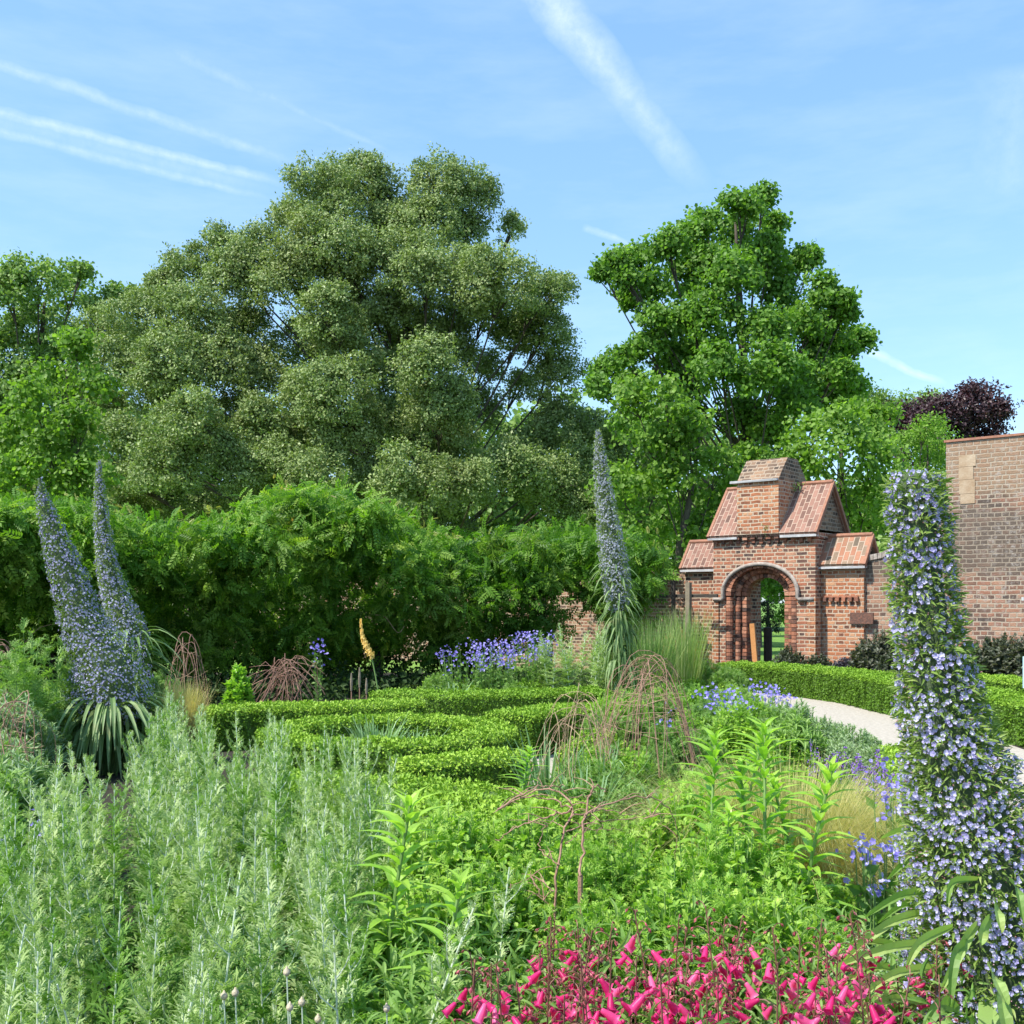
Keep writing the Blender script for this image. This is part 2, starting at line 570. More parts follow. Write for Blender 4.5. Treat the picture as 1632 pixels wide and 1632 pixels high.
M['wist'] = leafmat('wisteria leaflets', [(0, (0.04, 0.115, 0.012)), (0.5, (0.09, 0.205, 0.018)), (0.9, (0.18, 0.335, 0.03)), (1, (0.28, 0.40, 0.06))], 0.5, 0.38, 0.3, patch=((0.30, 0.36, 0.07), 0.45), patchscale=0.7)
M['wisttip'] = leafmat('young wisteria leaflets', [(0, (0.24, 0.30, 0.06)), (0.5, (0.36, 0.36, 0.10)), (1, (0.42, 0.24, 0.10))], 0.4, 0.35, 0.4)
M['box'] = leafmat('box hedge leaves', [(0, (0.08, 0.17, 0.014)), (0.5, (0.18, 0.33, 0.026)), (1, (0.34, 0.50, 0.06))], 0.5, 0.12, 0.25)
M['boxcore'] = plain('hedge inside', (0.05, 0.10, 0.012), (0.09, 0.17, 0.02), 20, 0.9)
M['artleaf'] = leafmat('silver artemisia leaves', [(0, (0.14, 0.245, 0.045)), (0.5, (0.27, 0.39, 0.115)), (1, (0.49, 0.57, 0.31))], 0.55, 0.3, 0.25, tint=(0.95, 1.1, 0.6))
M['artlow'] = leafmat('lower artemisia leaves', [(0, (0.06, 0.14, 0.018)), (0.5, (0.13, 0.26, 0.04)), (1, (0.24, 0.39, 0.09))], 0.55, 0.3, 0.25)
M['artstem'] = plain('pale felted stem', (0.48, 0.56, 0.43), (0.64, 0.71, 0.58), 30, 0.8, 0.0)
M['grnstem'] = plain('green stem', (0.12, 0.22, 0.05), (0.20, 0.32, 0.09), 20, 0.6, 0.0)
M['redstem'] = plain('wine red stem', (0.13, 0.05, 0.04), (0.22, 0.10, 0.06), 20, 0.6, 0.0)
M['fever'] = leafmat('yellow green toothed leaves', [(0, (0.12, 0.24, 0.03)), (0.5, (0.22, 0.39, 0.055)), (1, (0.40, 0.54, 0.10))], 0.5, 0.35, 0.35)
M['lance'] = leafmat('fresh lance leaves', [(0, (0.13, 0.28, 0.03)), (0.5, (0.21, 0.40, 0.045)), (1, (0.36, 0.53, 0.08))], 0.4, 0.38, 0.45)
M['shade'] = leafmat('shade toned undergrowth leaves', [(0, (0.015, 0.035, 0.010)), (0.6, (0.035, 0.07, 0.018)), (1, (0.08, 0.13, 0.035))], 0.6, 0.2, 0.15)  # shade below the wisteria is put into this leaf colour
M['herb'] = leafmat('mixed herb leaves', [(0, (0.09, 0.19, 0.035)), (0.5, (0.16, 0.29, 0.06)), (1, (0.28, 0.41, 0.12))], 0.5, 0.32, 0.3)
M['sagebush'] = leafmat('grey green shrub leaves', [(0, (0.16, 0.25, 0.11)), (0.5, (0.25, 0.36, 0.17)), (1, (0.38, 0.47, 0.28))], 0.55, 0.25, 0.3)
M['shrub'] = leafmat('dark grey green shrub leaves', [(0, (0.035, 0.05, 0.03)), (0.6, (0.08, 0.10, 0.06)), (1, (0.15, 0.15, 0.11))], 0.5, 0.2, 0.4)
M['shrubviolet'] = leafmat('slate purple shrub leaves', [(0, (0.05, 0.045, 0.055)), (0.6, (0.11, 0.10, 0.12)), (1, (0.20, 0.19, 0.21))], 0.5, 0.2, 0.4, tint=(1, 1, 1))
M['echleaf'] = leafmat('echium leaves', [(0, (0.09, 0.16, 0.05)), (0.5, (0.16, 0.26, 0.09)), (1, (0.27, 0.37, 0.16))], 0.5, 0.25, 0.3, patch=((0.24, 0.17, 0.09), 0.4), patchscale=7)
M['echbig'] = leafmat('broad echium leaves', [(0, (0.17, 0.29, 0.07)), (0.5, (0.27, 0.40, 0.11)), (1, (0.40, 0.50, 0.18))], 0.5, 0.35, 0.35, patch=((0.40, 0.38, 0.12), 0.5), patchscale=9)
M['bract'] = leafmat('echium bracts', [(0, (0.09, 0.15, 0.03)), (0.5, (0.19, 0.29, 0.06)), (1, (0.34, 0.42, 0.13))], 0.5, 0.3, 0.3)
M['echcore'] = plain('echium spike inside', (0.05, 0.08, 0.03), (0.09, 0.13, 0.06), 30, 0.9)
M['echflow'] = leafmat('pale blue echium flowers', [(0, (0.31, 0.27, 0.54)), (0.5, (0.44, 0.41, 0.69)), (1, (0.66, 0.64, 0.85))], 0.5, 0.3, 0.2, tint=(1, 1, 1))
M['echflowdim'] = leafmat('lavender echium flowers', [(0, (0.27, 0.26, 0.42)), (0.5, (0.44, 0.43, 0.62)), (1, (0.70, 0.69, 0.82))], 0.5, 0.2, 0.2, tint=(1, 1, 1))
M['echgrey'] = leafmat('grey lilac buds', [(0, (0.20, 0.22, 0.26)), (0.5, (0.34, 0.36, 0.42)), (1, (0.56, 0.57, 0.64))], 0.5, 0.2, 0.2, tint=(1, 1, 1))
M['bud'] = leafmat('pinkish buds', [(0, (0.22, 0.07, 0.08)), (0.5, (0.38, 0.17, 0.18)), (1, (0.52, 0.34, 0.38))], 0.5, 0.2, 0.2, tint=(1, .8, .8))
M['blueflow'] = leafmat('violet blue flowers', [(0, (0.20, 0.15, 0.58)), (0.6, (0.33, 0.28, 0.76)), (1, (0.52, 0.48, 0.88))], 0.5, 0.3, 0.2, tint=(1, 1, 1))
M['salvia'] = leafmat('purple salvia flowers', [(0, (0.15, 0.06, 0.34)), (0.6, (0.27, 0.13, 0.52)), (1, (0.42, 0.27, 0.68))], 0.5, 0.25, 0.2, tint=(1, 1, 1))
M['pink'] = leafmat('magenta pink flowers', [(0, (0.46, 0.012, 0.11)), (0.6, (0.68, 0.03, 0.20)), (1, (0.80, 0.16, 0.36))], 0.4, 0.35, 0.35, tint=(1.1, .7, .8))
M['pinkbud'] = leafmat('dark pink buds', [(0, (0.30, 0.05, 0.07)), (1, (0.55, 0.12, 0.15))], 0.45, 0.2, 0.3, tint=(1, .8, .8))
M['calyx'] = leafmat('wine calyx', [(0, (0.14, 0.07, 0.045)), (1, (0.27, 0.14, 0.09))], 0.5, 0.1, 0.3)
M['yellow'] = leafmat('orange yellow flowers', [(0, (0.70, 0.46, 0.10)), (1, (0.84, 0.68, 0.28))], 0.5, 0.3, 0.2, tint=(1, 1, .6))
M['blonde'] = leafmat('blonde feather grass', [(0, (0.28, 0.32, 0.08)), (0.5, (0.46, 0.44, 0.16)), (1, (0.66, 0.56, 0.30))], 0.5, 0.35, 0.3, tint=(1.05, 1, .6))
M['grassgreen'] = leafmat('green grass blades', [(0, (0.13, 0.24, 0.05)), (0.6, (0.24, 0.36, 0.10)), (1, (0.42, 0.44, 0.22))], 0.45, 0.35, 0.35)
M['iris'] = leafmat('blue green sword leaves', [(0, (0.15, 0.27, 0.11)), (1, (0.32, 0.46, 0.25))], 0.45, 0.3, 0.35)
M['dry'] = leafmat('russet leaves', [(0, (0.24, 0.09, 0.04)), (1, (0.46, 0.22, 0.11))], 0.6, 0.2, 0.2)
M['seed'] = plain('seed head', (0.42, 0.33, 0.22), (0.60, 0.52, 0.38), 40, 0.8)

# ------------------------------------------------------------------ leaf templates
def tpl(V, Q=(), T=()):
    return (np.array(V, float), np.array(Q, int).reshape(-1, 4), np.array(T, int).reshape(-1, 3))


T_LEAF = tpl([(0, 0, 0), (0.32, 0.45, 0.09), (0, 1, -0.05), (-0.32, 0.45, 0.09)], [(0, 1, 2, 3)])
T_ROUND = tpl([(0, 0, 0), (0.42, 0.35, 0.08), (0.25, 0.9, 0), (-0.25, 0.9, 0), (-0.42, 0.35, 0.08)], [(0, 1, 2, 3)], [(0, 3, 4)])


def lance_tpl(width, droop=0.25, fold=0.04, n=5, wave=0.0):
    V = []; Q = []
    for i in range(n + 1):
        t = i / n
        w = width * (math.sin(PI * min(1, t ** 0.75)) ** 0.8 if t < 1 else 0) + 0.004
        z = 0.10 * math.sin(PI * t) - droop * t * t
        y = t * (1 - 0.25 * droop * t)
        V += [(-w, y, z + fold * w / width + wave * math.sin(9 * t)), (0, y, z), (w, y, z + fold * w / width - wave * math.sin(8 * t + 1))]
    for i in range(n):
        a = i * 3
        Q += [(a, a + 1, a + 4, a + 3), (a + 1, a + 2, a + 5, a + 4)]
    return tpl(V, Q)


T_LANCE = lance_tpl(0.088, 0.25)
T_LANCE2 = lance_tpl(0.045, 0.75, 0.02, 6)
T_SKIRT = lance_tpl(0.036, 0.6, 0.02, 6)
T_STRAP = lance_tpl(0.10, 0.9, 0.02, 7, 0.008)
T_STRAPUP = lance_tpl(0.075, 0.28, 0.03, 7, 0.012)


def pinnate(pairs=5, ll=0.36, lw=0.085, droop=0.35):
    V = []; Q = []
    def leaf(p, d, L):
        nonlocal V, Q
        d = unit(np.array(d)); s = unit(np.cross(d, [0, 0, 1.0])) * lw
        a = len(V)
        V += [tuple(p), tuple(p + d * L * .45 + s), tuple(p + d * L + np.array([0, 0, -0.05])), tuple(p + d * L * .45 - s)]
        Q.append((a, a + 1, a + 2, a + 3))
    for i in range(pairs):
        t = 0.15 + 0.75 * i / (pairs - 1)
        p = np.array([0, t, -droop * t * t])
        for sgn in (-1, 1):
            leaf(p, (sgn * 0.8, 0.55, -0.25), ll * (1 - 0.25 * abs(t - 0.5)))
    leaf(np.array([0, 0.95, -droop * 0.9]), (0, 1, -0.6), ll)
    return tpl(V, Q)


T_PINN = pinnate()


def lobed(lobes=3, w=0.34, tip=0.35, lw=0.055):
    """deeply cut leaf: midrib blade with narrow forward pointing lobes"""
    V = [(-0.035, 0, 0), (0.035, 0, 0), (0.05, 0.6, 0.03), (0, 1, -0.05), (-0.05, 0.6, 0.03)]
    Q = [(0, 1, 2, 4)]; T = [(4, 2, 3)]
    for i in range(lobes):
        t = 0.22 + 0.5 * i / max(1, lobes - 1)
        L = w * (1.0 - 0.35 * abs(t - 0.42) * 2)
        for s in (-1, 1):
            a = len(V)
            V += [(0, t - lw, 0.01), (s * L * 0.55, t + 0.10, 0.05), (s * L, t + 0.30, -0.01), (s * L * 0.35, t + 0.16, 0.04)]
            Q.append((a, a + 1, a + 2, a + 3) if s > 0 else (a, a + 3, a + 2, a + 1))
            b = len(V)
            V += [(s * L * 0.35, t + 0.05, 0.03), (s * L * 0.95, t + 0.10, 0.0), (s * L * 0.55, t + 0.17, 0.04)]
            T.append((b, b + 1, b + 2))
    return tpl(V, Q, T)


T_LOB = lobed(3, .33, .35, .105)
_ov = [(.16, .10), (.34, .30), (.25, .36), (.33, .56), (.20, .60), (.19, .80)]
T_TOOTH = tpl([(0, 0, 0), (0, .35, -.02), (0, .62, -.03), (0, 1, -.10)] + [(x, y, .05) for x, y in _ov] + [(-x, y, .05) for x, y in _ov],
              [(0, 4, 5, 6), (1, 6, 7, 8), (2, 8, 9, 3), (10, 0, 12, 11), (12, 1, 14, 13), (14, 2, 3, 15)], [(0, 6, 1), (1, 8, 2), (0, 1, 12), (1, 2, 14)])


def flower5(cup=0.38, k=5, notch=0.84):
    V = [(0, -0.25, 0)]; Q = []
    for i in range(k):
        a = 2 * PI * i / k
        d = 2 * PI / k * 0.42
        b = len(V)
        V += [(math.cos(a - d) * notch, cup * 0.6, math.sin(a - d) * notch), (math.cos(a), cup, math.sin(a)), (math.cos(a + d) * notch, cup * 0.6, math.sin(a + d) * notch)]
        Q.append((0, b, b + 1, b + 2))
    return tpl(V, Q)


T_FLOW = flower5()
T_FLAT = flower5(0.15)
T_BLOB = tpl([(0.5, 0, 0), (-0.5, 0, 0), (0, 0.5, 0), (0, -0.5, 0), (0, 0, 0.5), (0, 0, -0.5)], (),
             [(0, 2, 4), (2, 1, 4), (1, 3, 4), (3, 0, 4), (2, 0, 5), (1, 2, 5), (3, 1, 5), (0, 3, 5)])


def bell():
    prof = [(0.06, 0.0), (0.13, 0.05), (0.155, 0.25), (0.21, 0.5), (0.23, 0.75), (0.235, 0.88), (0.36, 0.99)]
    V = []; Q = []; n = 8
    for i, (r, y) in enumerate(prof):
        for j in range(n):
            a = 2 * PI * j / n
            rr = r * (1 + (0.18 * (-1) ** j if i == len(prof) - 1 else 0))
            V.append((rr * math.cos(a), y, rr * math.sin(a)))
    for i in range(len(prof) - 1):
        for j in range(n):
            Q.append((i * n + j, i * n + (j + 1) % n, (i + 1) * n + (j + 1) % n, (i + 1) * n + j))
    return tpl(V, Q)


T_BELL = bell()

# ------------------------------------------------------------------ ground, path, lawn
def sheet(name, pts, z, mat, label=None):
    mb = MB()
    V = [(x, y, z) for x, y in pts]
    mb.v.append(np.array(V, float)); mb.a.append(np.full(len(V), .5)); mb.ng = [(list(range(len(V))), 0)]; mb.n = len(V)
    o = mb.build(name, mat)
    tag(o, kind='structure')
    return o


def groundmat():
    m, t, gg, out = newmat('soil and lawn')
    tcn = NW(t, 'ShaderNodeTexCoord')
    sp = NW(t, 'ShaderNodeSeparateXYZ'); t.links.new(tcn.outputs['Object'], sp.inputs[0])
    n1 = gg.noise(tcn.outputs['Object'], 6, 6, 0.7)
    n2 = gg.noise(tcn.outputs['Object'], 0.5, 4, 0.6)
    soil = gg.ramp(n1, [(0.3, (0.018, 0.015, 0.009)), (0.7, (0.05, 0.042, 0.024))])
    grass = gg.ramp(gg.m('ADD', gg.m('MULTIPLY', n1, 0.5), gg.m('MULTIPLY', n2, 0.5)), [(0.3, (0.09, 0.20, 0.02)), (0.7, (0.20, 0.34, 0.05))])
    f = gg.m('MULTIPLY_ADD', sp.outputs[1], 4.0, -4.0 * 24.2, clamp=True)
    c = gg.mixc(f, soil, grass)
    p = NW(t, 'ShaderNodeBsdfPrincipled'); t.links.new(c, p.inputs['Base Color']); p.inputs['Roughness'].default_value = 0.95
    b = NW(t, 'ShaderNodeBump'); b.inputs['Distance'].default_value = 0.03
    t.links.new(gg.noise(tcn.outputs['Object'], 30, 5, 0.7), b.inputs['Height']); t.links.new(b.outputs[0], p.inputs['Normal'])
    t.links.new(p.outputs[0], out.inputs[0])
    return m


sheet('ground', [(-900, -200), (900, -200), (900, 1500), (-900, 1500)], 0, groundmat())
GR = plain('pale gravel', (0.32, 0.285, 0.235), (0.52, 0.47, 0.40), 22.0, 0.95, 0.5, 90, 8)
gr_ = lambda px, py: tuple(at(px, py, EYE * 1700 / (py - HOR))[:2])
path_r = [gr_(1215, 1095), gr_(1300, 1107), gr_(1440, 1136), gr_(1560, 1170), gr_(1640, 1198), (7.0, 8.0)]
path_l = [(6.2, 3.0), (3.9, 5.2), gr_(1600, 1330), gr_(1520, 1270), gr_(1420, 1215), gr_(1340, 1165), gr_(1220, 1122), gr_(1160, 1103)]
sheet('garden_path', path_r + path_l, 0.004, GR)
sheet('gravel_path', [(-1.2, 8.6), (0.6, 7.2), (0.9, 9), (0.7, 13.6), (-2.4, 13.4), (-2.1, 10.9)], 0.006, GR)

# ------------------------------------------------------------------ the gate
A = R(40)
U = np.array([math.cos(A), -math.sin(A)])
GO = (4.28, 22.67, 0)
gate = thing('brick_gateway', 'small old red brick gateway with steep tiled roof and a round arched opening', 'gateway', GO, -A)


def rot_gate(x, y):  # local -> world
    return (GO[0] + x * U[0] + y * math.sin(A), GO[1] + x * U[1] + y * math.cos(A))


CX, SPR = 1.09, 1.73


def archpts(a, b, n=20, z0=0.0):
    """opening outline from left foot over the arch to right foot"""
    P = [(CX - a, z0)]
    for i in range(n + 1):
        th = PI - PI * i / n
        P.append((CX + a * math.cos(th), SPR + b * math.sin(th) ** 0.9 if math.sin(th) > 0 else SPR))
    P.append((CX + a, z0))
    return P


def arch_wall(mb, x0, x1, z1, a, b, y0, y1, m=0, val=.5):
    """wall slab with an arched opening: strips between opening outline and rectangle"""
    P = archpts(a, b)
    n = len(P)
    # left pier, right pier, over-arch quads
    def quad_prism(p):
        V = [(x, y0, z) for x, z in p] + [(x, y1, z) for x, z in p]
        mb._add(V, [(0, 1, 2, 3), (7, 6, 5, 4), (0, 4, 5, 1), (2, 6, 7, 3)], None, val, m)
    quad_prism([(x0, 0), (CX - a, 0), (CX - a, SPR), (x0, SPR)])
    quad_prism([(CX + a, 0), (x1, 0), (x1, SPR), (CX + a, SPR)])
    mb._add([(x0, y0, 0), (x0, y1, 0), (x0, y1, z1), (x0, y0, z1)], [(0, 3, 2, 1)], None, val, m)
    mb._add([(x1, y0, 0), (x1, y1, 0), (x1, y1, z1), (x1, y0, z1)], [(0, 1, 2, 3)], None, val, m)
    mb._add([(CX - a, y0, 0), (CX - a, y1, 0), (CX - a, y1, SPR), (CX - a, y0, SPR)], [(0, 1, 2, 3)], None, val, m)
    mb._add([(CX + a, y0, 0), (CX + a, y1, 0), (CX + a, y1, SPR), (CX + a, y0, SPR)], [(0, 3, 2, 1)], None, val, m)
    Q = P[1:-1]
    mb._add([(x0, y0, SPR), (Q[0][0], y0, SPR), (Q[0][0], y0, z1), (x0, y0, z1)], [(0, 1, 2, 3)], None, val, m)
    mb._add([(Q[-1][0], y0, SPR), (x1, y0, SPR), (x1, y0, z1), (Q[-1][0], y0, z1)], [(0, 1, 2, 3)], None, val, m)
    for (xa, za), (xb, zb) in zip(Q[:-1], Q[1:]):
        for yy, o in ((y0, 1), (y1, -1)):
            f = (0, 1, 2, 3) if o > 0 else (3, 2, 1, 0)
            mb._add([(xa, yy, za), (xb, yy, zb), (xb, yy, z1), (xa, yy, z1)], [f], None, val, m)
        mb._add([(xa, y0, za), (xa, y1, za), (xb, y1, zb), (xb, y0, zb)], [(0, 1, 2, 3)], None, val, m)
    mb._add([(x0, y1, SPR), (Q[0][0], y1, SPR), (Q[0][0], y1, z1), (x0, y1, z1)], [(3, 2, 1, 0)], None, val, m)
    mb._add([(Q[-1][0], y1, SPR), (x1, y1, SPR), (x1, y1, z1), (Q[-1][0], y1, z1)], [(3, 2, 1, 0)], None, val, m)
    mb._add([(x0, y0, z1), (x1, y0, z1), (x1, y1, z1), (x0, y1, z1)], [(0, 1, 2, 3)], None, val, m)


GW, GD, GE = 2.285, 1.45, 3.0      # width, depth, eave height
mb = MB()
arch_wall(mb, 0, GW, 2.88, 0.80, 0.68, 0, 0.16)
arch_wall(mb, 0.004, GW - 0.004, 2.876, 0.66, 0.58, 0.16, 0.34)
arch_wall(mb, 0.008, GW - 0.008, 2.872, 0.50, 0.46, 0.34, 0.78)
mb.box((0.008, 0.78, 0), (0.36, GD, 2.87)); mb.box((GW - 0.36, 0.78, 0), (GW - 0.008, GD, 2.87))
mb.box((0.36, GD - 0.3, 2.35), (GW - 0.36, GD - 0.003, 2.87))
mb.box((-0.004, -0.03, 2.88), (GW + 0.03, GD, 3.0))
mb.build('gate_wall', M['brick'], gate)
# quoin buttress at the right edge and plinth
mb = MB()
mb.box((GW - 0.16, -0.045, 0), (GW + 0.02, 0.2, 1.72)); mb.build('quoin_pier', M['brick_orange'], gate)
mb = MB(); mb.box((-0.02, -0.035, 0), (0.14, 0.2, 1.70)); mb.build('quoin_pier', M['brick_orange'], gate)


# moulded orders of the arch: individual bricks
def order(name, a, b, w, y0, y1, roll=True, archroll=None):
    if archroll is None: archroll = roll
    mb = MB()
    zz = 0.0
    ch = 0.078
    while zz < SPR - 0.02:
        for s in (-1, 1):
            xi = CX + s * (a + w * 0.5)
            d = rng.uniform(-.006, .006)
            if roll:
                P = [(xi, (y0 + y1) / 2 + d, zz + 0.006), (xi, (y0 + y1) / 2 + d, zz + ch - 0.008)]
                mb.tube([P[0], P[1]], [w * .52 + d, w * .52 + d], 10, float(rng.random()))
            else:
                mb.box((xi - w / 2, y0 + d, zz + 0.006), (xi + w / 2, y1, zz + ch - 0.006), float(rng.random()), jit=.003)
        zz += ch
    n = int(PI * (a + w / 2) * 0.88 / 0.078)
    for i in range(n):
        t0 = PI - PI * (i + 0.08) / n; t1 = PI - PI * (i + 0.92) / n
        d = rng.uniform(-.008, .008)
        def pt(th, k):
            s = max(math.sin(th), 0)
            return (CX + (a + k) * math.cos(th), SPR + (b + k) * s ** 0.9)
        p = [pt(t0, 0.003), pt(t1, 0.003), pt(t1, w), pt(t0, w)]
        if archroll:
            c0, c1 = np.array(pt(t0, w / 2)), np.array(pt(t1, w / 2))
            ym = (y0 + y1) / 2 + d
            mb.tube([(c0[0], ym, c0[1]), (c1[0], ym, c1[1])], w * .53, 10, float(rng.random()))
        else:
            V = [(x, y0 + d, z) for x, z in p] + [(x, y1, z) for x, z in p]
            mb._add(V, [(0, 3, 2, 1), (4, 5, 6, 7), (0, 1, 5, 4), (1, 2, 6, 5), (2, 3, 7, 6), (3, 0, 4, 7)], None, float(rng.random()), 0)
    o = mb.build(name, M['vouss'], gate)
    return o


order('arch_moulding', 0.665, 0.575, 0.145, -0.022, 0.14, True, False)
order('arch_moulding', 0.545, 0.475, 0.12, 0.10, 0.26, True, True)
order('arch_moulding', 0.43, 0.38, 0.11, 0.22, 0.40, False)
# stone hood mould
hood = []
a, b = 0.845, 0.70
for s in (-1,):
    hood += [(0.0 + 0.03, -0.04, SPR - 0.06), (CX - a - 0.02, -0.045, SPR - 0.07), (CX - a + 0.01, -0.05, SPR - 0.03)]
for i in range(1, 24):
    th = PI - PI * i / 24
    hood.append((CX + a * math.cos(th), -0.055, SPR + 0.02 + (b - 0.06) * math.sin(th) ** 0.9))
hood += [(CX + a - 0.01, -0.05, SPR - 0.03), (CX + a + 0.02, -0.045, SPR - 0.07), (GW - 0.02, -0.04, SPR - 0.06)]
mb = MB(); mb.tube(hood, 0.042, 8); mb.build('hood_mould', M['stone'], gate, smooth=True)
# corbel table under the eaves
mb = MB()
x = 0.03
while x < GW - 0.08:
    hgt = rng.uniform(-.01, .01)
    mb.box((x, -0.09, 2.90 + hgt), (x + 0.10, 0.0, 3.0), float(rng.random()), jit=.004)
    mb.box((x + 0.015, -0.055, 2.82 + hgt), (x + 0.085, 0.0, 2.90 + hgt), float(rng.random()) * .6, jit=.004)
    x += 0.175
mb.build('corbel_table', M['vouss'], gate)


def gable_roof(parent, x0, x1, y0, y1, ze, zr, tilemat, gablemat, over=0.06, thick=0.07, side='both', strip=True):
    ym = (y0 + y1) / 2
    sl = (zr - ze) / (ym - y0)
    # gable wall
    mb = MB()
    V = []
    for xx, o in ((x0 + 0.02, -1), (x1 - 0.02, 1)):
        V = [(xx, y0, ze), (xx, y1, ze), (xx, ym, zr - 0.01)]
        mb = MB(); mb._add(V, None, [(0, 1, 2)] if o > 0 else [(2, 1, 0)], .5, 0)
        mb.build('gable', gablemat, parent)
    # two slopes with thickness
    mb = MB()
    ov = 0.09
    for s in (-1, 1):
        ye = ym + s * (ym - y0 + ov); zz = ze - sl * ov
        off = np.array([0, s * 0.6, 0.8]) * thick
        a0 = [(x0 - over, ye, zz), (x1 + over, ye, zz), (x1 + over, ym, zr), (x0 - over, ym, zr)]
        b0 = [tuple(np.array(p) + off * (1 if i < 2 else 1)) for i, p in enumerate(a0)]
        b0[2] = (x1 + over, ym, zr + thick * 1.1); b0[3] = (x0 - over, ym, zr + thick * 1.1)
        Q = [(0, 3, 2, 1), (4, 5, 6, 7), (0, 1, 5, 4), (1, 2, 6, 5), (3, 0, 4, 7)]
        if s > 0: Q = [q[::-1] for q in Q]
        mb._add(a0 + b0, Q, None, .5, 0)
    r = mb.build('roof', tilemat, parent)
    # barge edge in terracotta
    mb = MB()
    for xx in (x1 + over, x0 - over):
        for s in (-1, 1):
            ye = ym + s * (ym - y0 + ov + .01); zz = ze - sl * ov
            p0 = np.array([xx, ye, zz - 0.02]); p1 = np.array([xx, ym, zr + 0.0])
            d = p1 - p0
            w = 0.028
            nrm = np.array([0, s * 0.6, 0.8]) * 0.085
            V = [p0 + (-w, 0, 0), p0 + (w, 0, 0), p1 + (w, 0, 0), p1 + (-w, 0, 0)]
            V += [v + nrm for v in V[:2]] + [np.array(v) + (0, 0, .095) for v in V[2:]]
            mb._add(V, [(0, 3, 2, 1), (4, 5, 6, 7), (0, 1, 5, 4), (1, 2, 6, 5), (2, 3, 7, 6), (3, 0, 4, 7)], None, .5, 0)
    mb.tube([(x0 - over, ym, zr + thick + .01), (x1 + over, ym, zr + thick + .01)], 0.045, 8)
    mb.build('ridge_tiles', M['terracotta'], r)
    if strip:
        mb = MB()
        ye = y0 - ov - 0.035
        for (xa, xb) in (strip if isinstance(strip, list) else [(x0 - over - .01, x1 + over + .01)]):
            mb = MB()
            mb.box((xa, ye, ze - sl * ov - 0.035), (xb, ye + 0.12, ze - sl * ov + 0.012), jit=.004)
            mb.build('eave_strip', M['lead'], parent)


SX0, SX1, SDp = 0.63, 1.56, 1.22
gable_roof(gate, 0.0, GW, 0.0, GD, 3.06, 3.98, M['tile'], M['brick_dark'], strip=[(-.07, SX0 - .02), (SX1 + .02, GW + .07)])
# central stack, its small coped roof
mb = MB()
mb.box((SX0, -0.135, 3.0), (SX1, SDp, 4.10))
mb.build('stack', M['brick_orange'], gate)
mb = MB()
y0, y1 = -0.135, SDp
prof = [(y0, 4.102), (y1, 4.102), (y1 - 0.12, 4.24), (y1 - .3, 4.42), (y1 - 0.48, 4.58), (y0 + 0.42, 4.58), (y0 + .2, 4.34)]
V = [(SX0, y, z) for y, z in prof] + [(SX1, y, z) for y, z in prof]
k = len(prof)
mb.ng = [([k + i for i in range(k)], 0), ([i for i in reversed(range(k))], 0)]
mb._add(V, [(i, (i + 1) % k, k + (i + 1) % k, k + i) for i in range(k)], None, .5, 0)
mb.build('stack_cap', M['brick_dark'], gate)
mb = MB()
mb.box((SX0 - 0.14, -0.20, 4.07), (SX1 - 0.01, 0.0, 4.115), jit=.006)
mb.build('lead_flashing', M['lead'], gate)
# weeds on the roof
mb = MB()
for c in ((SX1 + 0.06, 0.55, 3.98), (SX0 - 0.02, .2, 3.75), (1.3, -0.08, 3.1), (1.1, .5, 4.6), (SX0 + .2, .6, 4.6)):
    n = 60
    p = np.array(c) + rng.normal(size=(n, 3)) * (0.07, .07, .07)
    mb.scatter(T_LEAF, p, rdir(n) + [0, 0, .6], rdir(n), rng.uniform(.03, .06, n))
tag(mb.build('roof_weeds', M['herb'], gate), kind='stuff')
# wings
for (x0, x1, tm) in ((-0.84, 0.0, M['tile']), (GW, 3.16, M['tile_mixed'])):
    mb = MB(); mb.box((x0, 0.27, 0), (x1, 0.87, 2.42))
    w = mb.build('wing_wall', M['brick_orange'] if x0 > 0 else M['brick'], gate)
    gable_roof(gate, x0 + (0.07 if x0 > 0 else 0), x1 - (0.06 if x0 < 0 else 0), 0.27, 0.87, 2.43, 2.86, tm, M['brick_dark'])
mb = MB()
x = GW + 0.06
while x < 3.0:   # dentil string on the right wing
    mb.box((x, 0.20, 1.62), (x + 0.075, 0.27, 1.70), float(rng.random()) * .6, jit=.004)
    x += 0.13
mb.box((GW + .02, 0.235, 1.70), (3.05, 0.27, 1.735), .7, jit=.003)
mb.box((2.9, 0.222, 1.18), (3.36, 0.27, 1.40), .1, jit=.004)
mb.build('dentil_course', M['vouss'], gate)

# walls either side
wl = MB(); wl.box((-40.0, 0.42, 0), (-0.84, 0.80, 2.35))
o = wl.build('brick_wall', M['brick_plain'], loc=GO); o.rotation_euler.z = -A
tag(o, 'low red brick garden wall running behind the wisteria left of the gateway', 'wall')
wr = thing('brick_wall', 'tall weathered brick wall right of the gateway with a ramped coping and buff patch', 'wall', GO, -A)
mb = MB()
ramp = [(3.16, 2.40), (3.5, 2.46), (3.9, 2.68), (4.3, 2.95), (4.6, 3.25), (4.72, 3.32)]
for (xa, za), (xb, zb) in zip(ramp[:-1], ramp[1:]):
    V = [(xa, .36, 0), (xb, .36, 0), (xb, .36, zb), (xa, .36, za), (xa, .78, 0), (xb, .78, 0), (xb, .78, zb), (xa, .78, za)]
    mb._add(V, [(0, 1, 2, 3), (7, 6, 5, 4), (3, 2, 6, 7)], None, .5, 0)
mb.build('ramped_wall', M['brick_wall'], wr)
mb = MB()
